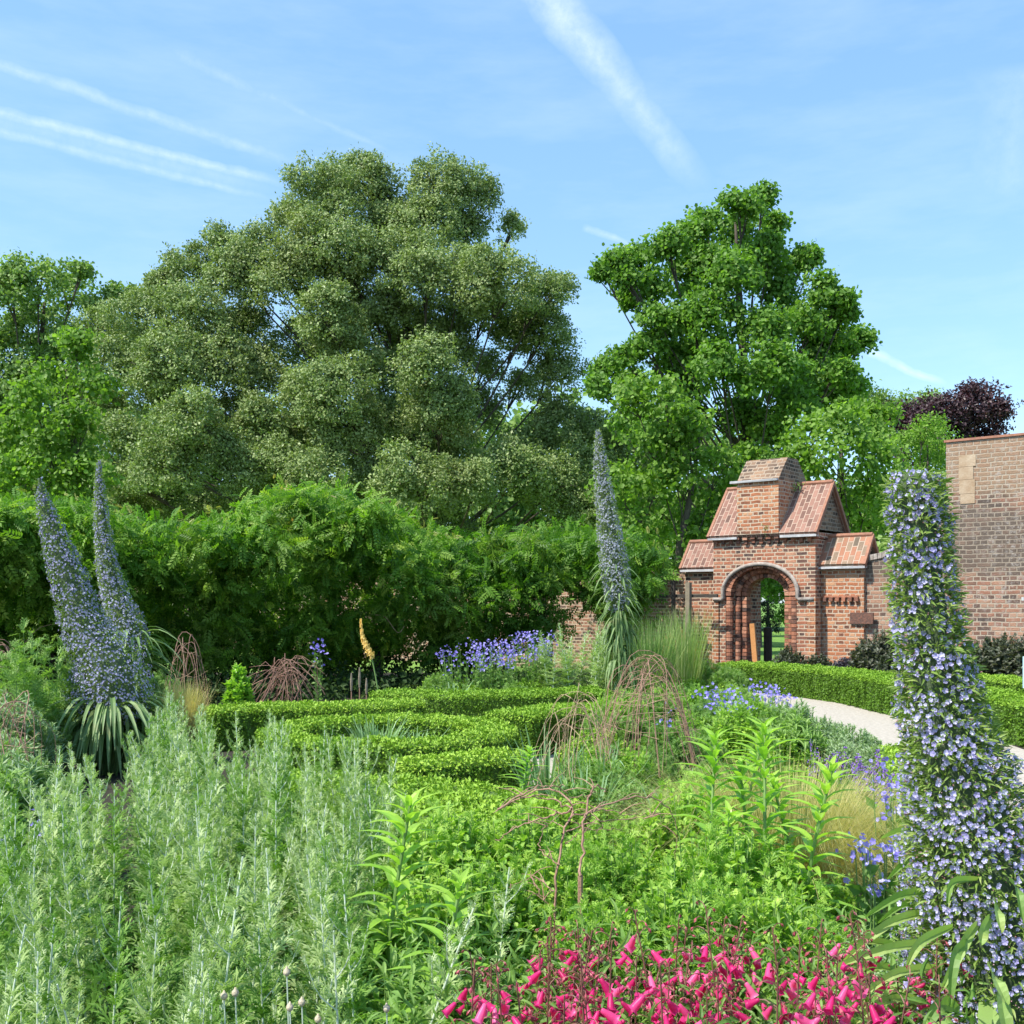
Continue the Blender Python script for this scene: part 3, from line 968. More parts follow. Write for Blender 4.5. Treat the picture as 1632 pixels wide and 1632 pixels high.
for (xa, za), (xb, zb) in zip(ramp[:-1], ramp[1:]):
    n = max(1, int((xb - xa) / 0.075))
    for i in range(n):
        t0, t1 = i / n, (i + .88) / n
        x0_, x1_ = xa + (xb - xa) * t0, xa + (xb - xa) * t1
        z0_, z1_ = za + (zb - za) * t0, za + (zb - za) * t1
        d = rng.uniform(-.006, .006)
        V = [(x0_, .33 + d, z0_ + .003), (x1_, .33 + d, z1_ + .003), (x1_, .80, z1_ + .003), (x0_, .80, z0_ + .003)]
        V += [(p[0], p[1], p[2] + .11) for p in V]
        mb._add(V, [(0, 3, 2, 1), (4, 5, 6, 7), (0, 1, 5, 4), (1, 2, 6, 5), (2, 3, 7, 6), (3, 0, 4, 7)], None, float(rng.random()), 0)
mb.build('coping', M['stone'], wr)
mb = MB(); mb.box((4.70, 0.345, 0), (11.0, 0.80, 4.58)); mb.build('tall_wall', M['brick_wall'], wr)
mb = MB(); mb.box((4.67, 0.32, 4.583), (11.0, 0.83, 4.625), jit=.004); mb.build('tile_coping', M['terracotta'], wr)
mb = MB()
for i, (z0, z1) in enumerate([(3.42, 3.60), (3.605, 3.86), (3.865, 4.10), (4.105, 4.32)]):
    mb.box((4.95 + rng.uniform(-.02, .02), 0.332, z0), (5.22 + rng.uniform(-.04, .04), 0.345, z1), .5)
mb.build('stone_patch', M['buff'], wr)

# timber in and near the gateway
mb = MB(); mb.box((-.055, -.03, 0), (.055, .03, 1.16))
o = mb.build('leaning_board', M['board'], loc=(*rot_gate(0.84, 0.33), 0)); o.rotation_euler = (0, R(-5), -A)
tag(o, 'orange wooden board leaning inside the archway', 'board')
mb = MB(); mb.tube([(0, 0, 0), (0, 0, 1.05)], 0.09, 10)
o = mb.build('timber_post', M['darkwood'], loc=(*rot_gate(0.71, 1.1), 0))
tag(o, 'dark timber post standing in the archway beside the orange board', 'post')
fr = thing('timber_trellis', 'grey timber post with a horizontal rail beside the gateway', 'pergola frame', (*rot_gate(-0.28, -0.55), 0), -A)
mb = MB(); mb.box((-.05, -.05, 0), (.05, .05, 2.02)); mb.build('post', M['greywood'], fr)
mb = MB(); mb.box((-.41, -.03, 0), (-.33, .03, 2.06)); mb.build('post', M['darkwood'], fr)
mb = MB(); mb.box((-1.6, .052, 1.70), (.65, .10, 1.77)); mb.build('rail', M['darkwood'], fr)

# blue board at the right edge
bs = thing('notice_board', 'pale blue panel on a grey post at the right edge beside the path hedge', 'notice board', (gx(1648, 12.2), 12.2, 0))
mb = MB(); mb.box((-.12, -.02, .62), (.3, .02, .98)); mb.build('panel', M['bluesign'], bs)
mb = MB(); mb.box((-.13, -.02, 1.62), (.3, .03, 1.66)); mb.box((-.06, .022, 0), (0.0, .07, 1.62)); mb.build('post', M['greymetal'], bs)

# ------------------------------------------------------------------ trees
def crown(mb, lobes, clumps, leaves, size, sig, tplt=T_LEAF, back=0.5, droop=0.15, m=0, squash=0.8, low=-0.75, sub=0):
    """lobes: (x,y,z,r). clumps per m2 of lobe surface; leaves per clump"""
    if sub:
        ex = []
        for (x, y, z, r) in lobes:
            ex.append((x, y, z, r * .80))
            for d in rdir(sub):
                if d[2] < -.55: d[2] *= -1
                if d[1] > .4 and rng.random() < .6: d[1] *= -1
                ex.append((x + d[0] * r * .62, y + d[1] * r * .6, z + d[2] * r * .62, r * rng.uniform(.34, .58)))
        lobes = ex
    for (x, y, z, r) in lobes:
        rr = np.array([r, r * 0.9, r * squash])
        n = max(6, int(clumps * 4 * PI * r * r * 0.8))
        d = rdir(n)
        keep = (d[:, 2] > low) & ((d[:, 1] < 0.3) | (rng.random(n) < back))
        d = d[keep]; n = len(d)
        # lumpy surface
        ph = rng.uniform(0, 6, 6)
        lump = 1 + 0.10 * np.sin(d[:, 0] * 5 + ph[0]) * np.cos(d[:, 2] * 6 + ph[1]) + 0.08 * np.sin(d[:, 1] * 9 + ph[2] + d[:, 2] * 7)
        rad = rng.uniform(0.72, 1.06, n) * lump
        inner = rng.random(n) < 0.2
        rad[inner] *= rng.uniform(.5, .85, inner.sum())
        c = np.array([x, y, z]) + d * rr * rad[:, None]
        L = rng.poisson(leaves, n) + 2
        idx = np.repeat(np.arange(n), L)
        N = len(idx)
        off = np.clip(rng.normal(size=(N, 3)), -1.7, 1.7) * sig * rng.uniform(.6, 1.3, n)[idx][:, None] * (1, 1, .7)
        p = c[idx] + off
        out = d[idx]
        f = unit(out * 0.25 + rdir(N) * 0.9 + unit(off) * 0.3 + np.array([0, 0, -droop]))
        u = unit(out * 1.0 + unit(off) * .5 + np.array([0, 0, 0.25]) + rdir(N) * 0.55)
        cv = rng.normal(0, .14, n)[idx]
        mb.scatter(tplt, p, f, u, size * rng.uniform(.7, 1.3, N), np.clip(0.45 + cv + rng.normal(0, .2, N), 0, 1), m)


def tree(name, label, Y, lobes_px, mat, clumps, leaves, size, sig, trunk_px, depth=0.5, group=None, trunk_r=0.35, droop=.15, tplt=T_LEAF, twig=True, squash=.85, back=.4, sub=6):
    """lobes_px: (px,py,rpx,dy metres towards the viewer)"""
    k = Y / 1700
    base = np.array([gx(trunk_px, Y), Y, 0])
    root = thing(name, label, 'tree', tuple(base), 0, group)
    lob = []
    for l in lobes_px:
        px, py, rp = l[:3]
        dy = l[3] if len(l) > 3 else rng.uniform(-.5, .5) * depth
        Yl = Y - dy
        p = at(px, py, Yl) - base
        lob.append((p[0], p[1], p[2], rp / 1700 * Yl))
    mb = MB()
    crown(mb, lob, clumps, leaves, size, sig, tplt, droop=droop, squash=squash, back=back, sub=sub)
    mb.build('crown', mat, root)
    tb = MB()
    zmax = max(l[2] for l in lob)
    tx = sum(l[0] for l in lob) / len(lob)
    tp = smoothpath([(0, 0, 0), (tx * .1 + rng.uniform(-.2, .2), 0, zmax * .3), (tx * .35, rng.uniform(-.3, .3), zmax * .65), (tx * .7, 0, zmax * .95)], 14)
    tb.tube(tp, np.linspace(trunk_r, trunk_r * .12, 14), 10)
    for l in lob:
        j = int(np.clip(l[2] / (zmax) * 0.62, 0.1, 0.9) * 13)
        s = tp[j]; e = np.array(l[:3])
        mid = (s + e) / 2 + np.array([0, 0, -0.06 * np.linalg.norm(e - s)]) + rng.normal(0, .15, 3)
        tb.tube(smoothpath([s, mid, e], 8), np.linspace(trunk_r * .19 * (1 - j / 18), trunk_r * .06, 8), 6)
        if twig:
            for q in range(4):
                dd = rdir(1)[0] * (1, 1, .8); dd[2] = abs(dd[2]) * .8
                e2 = e + dd * l[3] * .85
                tb.tube(smoothpath([e * .7 + mid * .3, (e + e2) / 2 + rng.normal(0, .1, 3), e2], 5), np.linspace(trunk_r * .08, trunk_r * .02, 5), 4)
    tb.build('trunk', M['bark'], root, smooth=True)
    return root


holm = [(520, 320, 78, 1), (585, 300, 55, 0), (475, 355, 45, 0), (540, 400, 85, 2), (600, 360, 60, 0), (700, 310, 62, 0), (755, 330, 50, -1), (680, 375, 62, 1), (745, 385, 45, -1),
        (640, 440, 75, 2), (815, 365, 26, -2), (460, 450, 70, 2), (400, 410, 55, 1), (345, 400, 40, 0), (380, 450, 60, 1), (300, 440, 48, 0), (270, 480, 45, -1), (320, 500, 62, 2),
        (225, 520, 62, 1), (165, 530, 36, 0), (190, 590, 62, 2), (270, 590, 70, 3), (350, 585, 70, 2.5), (400, 540, 55, -1), (430, 600, 70, 1), (520, 510, 58, 4), (560, 560, 62, 2.5), (170, 660, 40, 1),
        (610, 500, 62, 1), (680, 460, 58, 3), (740, 430, 40, 2), (700, 520, 55, 0), (805, 455, 72, 3.5), (860, 480, 52, 1), (870, 540, 52, 0), (830, 540, 55, -1), (890, 460, 26, 0), (885, 610, 50, -1), (890, 690, 55, -1), (840, 730, 65, -1),
        (685, 600, 68, 5), (700, 670, 72, 4), (540, 640, 72, 5), (570, 700, 68, 4), (490, 650, 55, 4), (620, 670, 60, 2), (420, 690, 58, 3.5), (300, 680, 62, 5), (270, 750, 62, 5), (340, 740, 62, 4), (200, 700, 48, 3), (190, 765, 50, 3),
        (400, 760, 52, 4), (450, 740, 55, 4), (510, 770, 62, 5), (600, 760, 55, 3), (665, 775, 70, 6), (730, 720, 62, 2), (755, 790, 60, 5), (820, 760, 60, 4), (880, 780, 62, 3), (930, 760, 50, 1), (950, 690, 40, -1), (935, 820, 60, 2),
        (560, 455, 45, 1), (600, 600, 50, 1), (370, 660, 50, 1), (775, 500, 50, 0), (770, 590, 34, -2), (250, 640, 48, 2), (480, 700, 50, 2), (560, 520, 50, 0), (320, 560, 50, 0), (720, 560, 50, 0), (830, 620, 36, -3), (640, 560, 55, -2), (480, 560, 60, -2), (760, 660, 45, -3), (300, 800, 70, 1), (450, 820, 70, 1), (560, 830, 70, 1), (700, 840, 60, 1), (200, 830, 60, 1)]
tree('holm_oak', 'huge dome shaped grey green evergreen oak, tallest tree of the garden', 45, holm, M['holm'], 5.2, 38, 0.125, 0.18, 700, trunk_r=.45, droop=.1, squash=.95)
tul = [(1100, 520, 40), (1040, 510, 34), (1260, 620, 50), (1290, 520, 40), (1130, 420, 36), (1200, 420, 44), (1000, 450, 20), (1330, 600, 30), (1120, 570, 44), (1180, 330, 38), (1215, 320, 22), (1170, 380, 48), (1120, 350, 24), (1110, 390, 45), (1060, 400, 38), (1020, 420, 36), (985, 425, 26), (960, 435, 14), (1030, 465, 38), (1005, 480, 18), (1235, 365, 22), (1225, 400, 30),
       (1090, 450, 52), (1160, 450, 60, 2), (1220, 440, 48), (1275, 420, 28), (1295, 410, 14), (1250, 470, 40), (1310, 465, 30), (1335, 480, 22), (1345, 500, 14), (1140, 520, 62, 2), (1210, 530, 62, 2), (1270, 530, 52), (1320, 530, 40),
       (1060, 520, 30), (1030, 560, 36), (995, 575, 30), (965, 590, 22), (1080, 580, 50), (1150, 600, 66, 3), (1230, 600, 66, 3), (1300, 580, 52), (1345, 560, 28), (1375, 545, 20), (1350, 620, 30), (1010, 620, 36), (955, 620, 20), (1090, 640, 50),
       (1310, 640, 50), (1260, 660, 55), (1180, 670, 50), (1060, 680, 60, 2), (1010, 690, 45)]
tree('broadleaf_tree', 'tall fresh green conical tree with loose tiers standing behind the gateway', 38, [(a_[0], a_[1], a_[2] * .84) + tuple(a_[3:]) for a_ in tul], M['tulip'], 4.0, 27, 0.14, 0.18, 1200, depth=3.0, trunk_r=.33, tplt=T_ROUND, squash=1.0, sub=8)
tree('young_tree', 'bright lime green leafy tree low between the gateway roof and the tall tree', 31, [(1290, 700, 48), (1340, 680, 46), (1380, 700, 42), (1260, 720, 34), (1340, 740, 60), (1400, 750, 50), (1290, 770, 50), (1380, 810, 60), (1440, 800, 50), (1330, 830, 50), (1400, 660, 22), (1250, 800, 50)], M['lime'], 2.4, 20, .13, .17, 1340, depth=2, trunk_r=.2, tplt=T_ROUND)
tree('young_tree', 'lime green leafy tree left of the gateway roof, above the wisteria end', 32, [(1010, 640, 40), (1060, 650, 45), (1100, 700, 50), (1040, 720, 60), (1090, 770, 60), (1020, 800, 50), (1140, 760, 50), (1150, 820, 50), (1080, 840, 55), (1010, 860, 50), (980, 780, 40), (1195, 735, 34, -3), (1215, 770, 40, -3), (1215, 700, 30, -5), (1240, 740, 36, -5), (1235, 690, 26, -5), (1130, 880, 50), (1190, 800, 30), (1200, 860, 50)], M['lime'], 2.2, 20, .14, .18, 1080, depth=2, trunk_r=.2, tplt=T_ROUND)
tree('broadleaf_tree', 'tall mid green leafy tree at the far left edge', 52, [(60, 450, 55), (20, 470, 50), (120, 470, 40), (-40, 480, 60), (150, 500, 30), (60, 530, 70), (-20, 560, 70), (120, 560, 55), (180, 470, 12), (130, 435, 12), (60, 620, 70), (-20, 660, 70), (140, 640, 60), (60, 710, 70), (0, 760, 70), (120, 740, 60), (-60, 600, 60), (210, 480, 18), (205, 560, 50)], M['midgreen'], 2.5, 24, .16, .22, 40, depth=4, trunk_r=.5, tplt=T_ROUND)
tree('young_tree', 'bright green small tree in front of the oak at far left', 34, [(120, 560, 36), (95, 610, 45), (140, 630, 45), (60, 660, 50), (120, 690, 50), (20, 700, 50), (80, 740, 60), (150, 760, 45), (20, 780, 60), (-30, 740, 50), (110, 800, 50)], M['lime'], 3.0, 20, .14, .18, 140, depth=2, trunk_r=.22, tplt=T_ROUND)
tree('copper_beech', 'dark purple leaved beech rising above the tall wall', 72, [(1560, 650, 42), (1530, 665, 42), (1590, 665, 26), (1490, 660, 36), (1450, 680, 40), (1420, 665, 25), (1520, 700, 50), (1460, 720, 50), (1580, 700, 30), (1545, 630, 18), (1480, 690, 40)], M['purple'], 2.0, 22, .24, .32, 1520, depth=3, trunk_r=.4)
tree('feathery_tree', 'pale feathery green tree between the purple beech and the gateway', 44, [(1470, 690, 34), (1440, 720, 40), (1500, 705, 34), (1480, 750, 48), (1430, 790, 50), (1520, 750, 36), (1500, 800, 50)], M['lime'], 2.6, 22, .13, .22, 1470, depth=2, trunk_r=.2, droop=.7)
tree('distant_tree', 'pale green distant tree top just left of the purple beech', 82, [(1400, 650, 28), (1440, 650, 26), (1480, 645, 24), (1370, 640, 36), (1390, 690, 40), (1450, 680, 40)], M['midgreen'], 1.6, 22, .26, .36, 1430, depth=3)
tree('grey_tree', 'grey green evergreen tree between the big oak and the tall green tree', 48, [(980, 700, 36), (1010, 680, 34), (960, 760, 50), (1000, 770, 60), (1060, 740, 50), (1090, 700, 40), (960, 830, 60)], M['holm'], 2.4, 22, .18, .26, 1020, depth=3)
# far belt of woodland: one mass
mb = MB()
L = []
for px in range(-260, 1900, 46):
    t = rng.uniform(-25, 25)
    for (dy, rr) in ((700 + t, 60), (800 + t, 70), (890, 70)):
        if 1150 < px and dy < 750 + t: continue
        if px > 1150: dy += 20
        p = at(px, dy, 62 + rng.uniform(-3, 3)); L.append((p[0], p[1], p[2], rr / 1700 * 62))
crown(mb, L, .9, 22, .34, .42, T_ROUND)
tag(mb.build('far_woodland', M['midgreen']), 'band of green woodland behind the garden trees', 'woodland', kind='stuff')
tree('lawn_tree', 'leafy green tree on the lawn glimpsed through the archway', 40, [(1240, 950, 22), (1215, 935, 24), (1262, 925, 24), (1255, 978, 16), (1275, 950, 22), (1235, 905, 30)], M['tulip'], 3, 20, .12, .15, 1262, depth=1, trunk_r=.12)
# slim yew on the lawn
yw = thing('yew_tree', 'slim dark yew on the lawn seen through the archway', 'tree', (gx(1224, 50), 50, 0))
mb = MB(); crown(mb, [(0, 0, .9, .5), (0, 0, 1.5, .45), (0, 0, 2.2, .4), (0, 0, 3, .35), (.15, 0, .5, .5)], 30, 14, .08, .07); mb.build('crown', M['dark'], yw)
mb = MB(); mb.tube([(0, 0, 0), (0, 0, 3)], [.1, .04], 6); mb.build('trunk', M['bark'], yw)

# ------------------------------------------------------------------ wisteria on its frame
def curveY(px):
    return float(np.interp(px, [-200, 0, 300, 600, 900, 1100], [17.0, 17.8, 18.8, 20.3, 21.6, 21.6]))


tops = lambda px: float(np.interp(px, [-200, 0, 60, 130, 200, 260, 330, 400, 440, 480, 540, 600, 640, 690, 750, 850, 920, 1000, 1060, 1105],
                                  [806, 806, 800, 808, 824, 842, 832, 816, 786, 772, 786, 798, 822, 860, 862, 848, 838, 856, 880, 915]))


def wisteria(label, pxs, bottom, nposts):
    x0p = pxs[len(pxs) // 2]
    Y0 = curveY(x0p)
    base = np.array([gx(x0p, Y0), Y0, 0])
    root = thing('wisteria', label, 'climbing shrub', tuple(base))
    lob = []
    for px in pxs:
        top = tops(px)
        bt = bottom(px)
        py = top + 40
        row = 0
        while py < bt:
            Y = curveY(px) + float(np.interp(py - top, [0, 40, 90, 150, 260], [-.5, -1.2, -1.1, -.2, .7])) + rng.uniform(-.9, .6)
            rp = rng.uniform(30, 56) if row else rng.uniform(34, 48)
            p = at(px + rng.uniform(-14, 14), py, Y) - base
            lob.append((p[0], p[1], p[2], rp / 1700 * Y))
            py += rng.uniform(44, 66); row += 1
        for dY in (1.3, 2.4):   # top surface reaching back
            p = at(px + rng.uniform(-14, 14), top + 38, curveY(px) + dY) - base
            lob.append((p[0], p[1], p[2], 40 / 1700 * (Y0 + dY)))
    mb = MB()
    crown(mb, lob, 4.2, 5.5, .23, .14, T_PINN, droop=.45, back=.3, squash=.8, low=-.9, sub=5)
    mb.build('crown', M['wist'], root)
    mb = MB()
    for i in range(int(len(pxs) * 1.1)):
        px = random.choice(pxs) + rng.uniform(-20, 20)
        c = at(px, tops(px) + rng.choice([rng.uniform(-4, 14), rng.uniform(20, 160)], p=[.75, .25]), curveY(px) - .5) - base
        n = int(rng.integers(5, 14))
        mb.scatter(T_PINN, c + rng.normal(size=(n, 3)) * .13, unit(rdir(n) + [0, -.2, .4]), rdir(n) + [0, 0, .6], rng.uniform(.09, .17, n), np.clip(rng.normal(rng.uniform(.0, .6), .15, n), 0, 1))
    tag(mb.build('young_shoots', M['wisttip'], root), kind='stuff')
    mb = MB()
    for i in range(int(len(pxs) * .8)):
        px = random.choice(pxs); py = tops(px) + rng.uniform(0, 200)
        s = at(px, py, curveY(px) - .9) - base
        sg = rng.choice([-1, 1])
        e = s + np.array([sg * rng.uniform(.3, .7), -.2, rng.uniform(-.5, .1)])
        mb.tube(smoothpath([s, (s + e) / 2 + [0, -.1, .12], e, e + [sg * .12, 0, .12]], 10), .006, 4)
    tag(mb.build('tendrils', M['twigpale'], root), kind='stuff')
    for i in range(nposts):
        px = pxs[0] + (pxs[-1] - pxs[0]) * (i + .5) / nposts
        Y = curveY(px) + .5
        b = np.array([gx(px, Y), Y, 0]) - base
        mb = MB()
        for k in range(3):
            a0 = rng.uniform(0, 6)
            mb.tube(smoothpath([b + [.1 * math.cos(a0), .1 * math.sin(a0), 0], b + [.05, rng.uniform(-.1, .1), .8], b + [-.08, .05, 1.5], b + [rng.uniform(-.5, .5), 0, 2.6]], 12), np.linspace(.08, .04, 12), 7)
        mb.build('trunk', M['bark'], root, smooth=True)
    return root


wisteria('glossy green wisteria mass at the left behind the two leaning flower spires', list(range(-150, 330, 42)), lambda px: 1070, 3)
wisteria('tallest rounded mound of glossy wisteria behind the knot hedges', list(range(345, 700, 42)), lambda px: 1062 - max(0, px - 560) * .1, 2)
wisteria('flat topped wisteria at the right ending above the timber rail by the gateway', list(range(712, 1052, 40)), lambda px: float(np.interp(px, [700, 860, 905, 935, 985, 1005, 1100], [1058, 1050, 1000, 945, 945, 1000, 985])), 3)
# low undergrowth under the wisteria, leaves coloured dark to stand for its shade
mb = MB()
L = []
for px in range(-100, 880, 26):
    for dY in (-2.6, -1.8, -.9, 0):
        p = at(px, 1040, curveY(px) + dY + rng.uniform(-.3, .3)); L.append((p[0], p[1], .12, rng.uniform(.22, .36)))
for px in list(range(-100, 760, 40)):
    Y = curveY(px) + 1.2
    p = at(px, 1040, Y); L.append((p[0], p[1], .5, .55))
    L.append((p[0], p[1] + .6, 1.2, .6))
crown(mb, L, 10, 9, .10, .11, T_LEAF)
tag(mb.build('undergrowth', M['shade']), 'leafy undergrowth beneath the wisteria, coloured dark for its shade', 'undergrowth', kind='stuff')

# ------------------------------------------------------------------ box hedges
def hedge(label, path, width, h, closed=False, n=None, dens=6500, group='clipped box hedges', cat='hedge', lsz=.030):
    P = np.array(path, float)
    if closed:
        S = np.array(path + [path[0]])
    else:
        S = smoothpath([(x, y, 0) for x, y in path], n or max(12, len(path) * 6))[:, :2]
    seg = np.linalg.norm(np.diff(S, axis=0), axis=1)
    L = seg.sum()
    base = S.mean(axis=0)
    root = thing('box_hedge', label, cat, (base[0], base[1], 0), 0, group)
    S = S - base
    tg = unit(np.gradient(S, axis=0))
    nr = np.stack([-tg[:, 1], tg[:, 0]], 1)
    w2 = width / 2 - .025
    prof = [(-w2, 0.02), (-w2, h * .85), (-w2 * .75, h - .02), (w2 * .75, h - .02), (w2, h * .85), (w2, .02)]
    mb = MB()
    V = np.array([[(S[i, 0] + nr[i, 0] * a, S[i, 1] + nr[i, 1] * a, z) for a, z in prof] for i in range(len(S))])
    k = len(prof); Q = []
    for i in range(len(S) - 1):
        for j in range(k - 1):
            Q.append((i * k + j, (i + 1) * k + j, (i + 1) * k + j + 1, i * k + j + 1))
    Q += [(0, 1, 4, 5), (1, 2, 3, 4)]
    e = (len(S) - 1) * k
    Q += [(e, e + 5, e + 4, e + 1), (e + 1, e + 4, e + 3, e + 2)]
    mb._add(V.reshape(-1, 3), Q, None, .5, 0)
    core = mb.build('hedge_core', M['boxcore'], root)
    per = 2 * h + width
    N = int(L * per * dens)
    cum = np.concatenate([[0], np.cumsum(seg)])
    s = rng.uniform(0, L, N)
    cx = np.interp(s, cum, S[:, 0]); cy = np.interp(s, cum, S[:, 1])
    nx = np.interp(s, cum, nr[:, 0]); ny = np.interp(s, cum, nr[:, 1])
    q = rng.uniform(0, per, N)
    w = width / 2
    lat = np.where(q < h, -w, np.where(q > h + width, w, q - h - w))
    zz = np.where(q < h, q, np.where(q > h + width, per - q, h))
    # round the shoulder
    sh = np.clip(1 - np.abs(lat) / w, 0, 1)
    zz = np.where(zz >= h - 1e-6, h - .05 * (1 - sh) ** 3, zz)
    lat = np.where((q < h) | (q > h + width), lat * (1 - .12 * np.clip((zz / h - .75) * 4, 0, 1) ** 2), lat)
    lump = 0.018 * np.sin(s * 11) * np.sin(s * 4.7 + zz * 9 + lat * 8) + .012 * np.sin(s * 23 + lat * 17)
    j = rng.normal(0, .012, N) + lump
    ntop = (q >= h) & (q <= h + width)
    nz = np.where(ntop, 1.0, .15)
    ol = np.where(ntop, lat / w * .3, np.sign(lat))
    out = unit(np.stack([nx * ol, ny * ol, nz], 1))
    pos = np.stack([cx + nx * lat, cy + ny * lat, zz], 1) + out * j[:, None]
    # ends
    Ne = int(width * h * dens)
    for (i, sg) in ((0, -1), (len(S) - 1, 1)):
        if closed: break
        la = rng.uniform(-w, w, Ne); ze = rng.uniform(0, h, Ne)
        pe = np.stack([S[i, 0] + nr[i, 0] * la + tg[i, 0] * sg * .02, S[i, 1] + nr[i, 1] * la + tg[i, 1] * sg * .02, ze], 1)
        pos = np.vstack([pos, pe]); out = np.vstack([out, np.tile([tg[i, 0] * sg, tg[i, 1] * sg, .2], (Ne, 1))])
    N = len(pos)
    mb = MB()
    mb.scatter(T_LEAF, pos - out * .01, unit(out * .35 + rdir(N) * .8), out * 1.2 + rdir(N) * .7, lsz * rng.uniform(.7, 1.3, N), np.clip(rng.normal(.22, .18, N) + .45 * (pos[:, 2] > h - .07), 0, 1))  # lighter new growth on top; darker side tone also paints in shade
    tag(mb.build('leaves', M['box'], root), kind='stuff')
    return root


def circ(cx, cy, r, a0, a1, n=16, ry=None):
    ry = ry or r
    return [(cx + r * math.cos(R(a0 + (a1 - a0) * i / (n - 1))), cy + ry * math.sin(R(a0 + (a1 - a0) * i / (n - 1)))) for i in range(n)]


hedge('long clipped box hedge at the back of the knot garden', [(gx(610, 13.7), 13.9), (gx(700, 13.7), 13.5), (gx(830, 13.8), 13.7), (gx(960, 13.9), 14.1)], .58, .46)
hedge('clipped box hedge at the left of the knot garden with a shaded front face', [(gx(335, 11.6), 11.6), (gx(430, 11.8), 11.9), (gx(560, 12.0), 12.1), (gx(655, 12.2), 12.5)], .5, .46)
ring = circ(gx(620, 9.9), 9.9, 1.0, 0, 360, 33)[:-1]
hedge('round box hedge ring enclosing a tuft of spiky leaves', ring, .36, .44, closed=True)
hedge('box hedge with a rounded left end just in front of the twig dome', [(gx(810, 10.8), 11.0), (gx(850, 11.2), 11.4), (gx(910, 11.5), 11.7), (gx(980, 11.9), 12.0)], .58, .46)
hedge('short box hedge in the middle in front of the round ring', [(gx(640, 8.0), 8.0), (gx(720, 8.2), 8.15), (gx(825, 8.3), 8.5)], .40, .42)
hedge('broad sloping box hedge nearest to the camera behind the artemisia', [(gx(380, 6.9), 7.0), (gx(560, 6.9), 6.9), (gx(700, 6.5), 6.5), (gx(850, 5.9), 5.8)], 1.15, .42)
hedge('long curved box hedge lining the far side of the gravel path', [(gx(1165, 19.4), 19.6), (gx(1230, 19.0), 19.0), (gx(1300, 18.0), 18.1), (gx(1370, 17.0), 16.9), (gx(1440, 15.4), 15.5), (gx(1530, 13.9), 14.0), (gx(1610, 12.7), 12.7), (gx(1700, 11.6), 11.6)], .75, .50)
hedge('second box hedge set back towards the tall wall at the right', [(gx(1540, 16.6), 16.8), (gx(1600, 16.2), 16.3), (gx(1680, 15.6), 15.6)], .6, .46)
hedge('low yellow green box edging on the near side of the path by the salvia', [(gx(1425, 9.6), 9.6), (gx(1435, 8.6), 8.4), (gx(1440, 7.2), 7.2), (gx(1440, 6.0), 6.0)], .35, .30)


# ------------------------------------------------------------------ generic plants
def bush_mesh(h, r, shoots, per, leaf, size, mat, stemmat, root, tipup=.6, spread=1.0, zmin=.15, shell=.45, leafang=.7, name='foliage', stems=True):
    st = MB(); lf = MB()
    for i in range(shoots):
        a = rng.uniform(0, 2 * PI); rr = math.sqrt(rng.random()) * r * spread
        el = math.sqrt(max(0, 1 - (rr / (r * spread)) ** 2))
        tip = np.array([rr * math.cos(a), rr * math.sin(a), h * (zmin + (1 - zmin) * el) * rng.uniform(.86, 1.08)])
        b = np.array([tip[0] * .3, tip[1] * .3, 0])
        P = smoothpath([b, (b * .4 + tip * .6) * (1, 1, .8), tip], 10)
        if stems: st.tube(P, np.linspace(.004, .0015, 10), 4)
        t = rng.uniform(1 - shell, 1, per) ** .8
        idx = t * 9
        pos = np.stack([np.interp(idx, range(10), P[:, k]) for k in range(3)], 1)
        ax = unit(P[-1] - P[-3])
        d = unit(rdir(per) * leafang + ax * tipup)
        sz = size * rng.uniform(.65, 1.25, per) * (1.1 - .45 * np.clip((t - .8) * 5, 0, 1))
        lf.scatter(leaf, pos, d, ax + rdir(per) * .3, sz, np.clip(rng.normal(.35 + .3 * t, .17, per), 0, 1))
    if stems: st.build('stems', stemmat, root)
    lf.build(name, mat, root)


def grass_mesh(n, h, spread, droop, w, mat, root, name='blades', base=.05, seg=5, up=1.0):
    mb = MB()
    a = rng.uniform(0, 2 * PI, n)
    L = h * rng.uniform(.7, 1.1, n)
    rr = spread * np.abs(rng.normal(.55, .35, n))
    d = np.stack([np.cos(a), np.sin(a)], 1)
    b = d * (base * np.sqrt(rng.random(n)))[:, None]
    V = np.zeros((n, (seg + 1) * 2, 3))
    side = np.stack([-d[:, 1], d[:, 0]], 1)
    ww = w * rng.uniform(.7, 1.3, n)
    for i in range(seg + 1):
        t = i / seg
        out = rr * t ** 1.4
        z = L * (t - droop * t * t * t * rng.uniform(.6, 1.4, n))
        c = b + d * out[:, None]
        wi = ww * (1 - t ** 2 * .85) / 2
        for k, s in ((0, -1), (1, 1)):
            V[:, i * 2 + k, 0:2] = c + side * (s * wi)[:, None]
            V[:, i * 2 + k, 2] = np.maximum(z, 0.01)
    Q = np.array([(2 * i, 2 * i + 1, 2 * i + 3, 2 * i + 2) for i in range(seg)])
    off = (np.arange(n) * (seg + 1) * 2)[:, None, None]
    mb._add(V.reshape(-1, 3), (Q[None] + off).reshape(-1, 4), None, np.repeat(rng.random(n), (seg + 1) * 2), 0)
    return mb.build(name, mat, root)


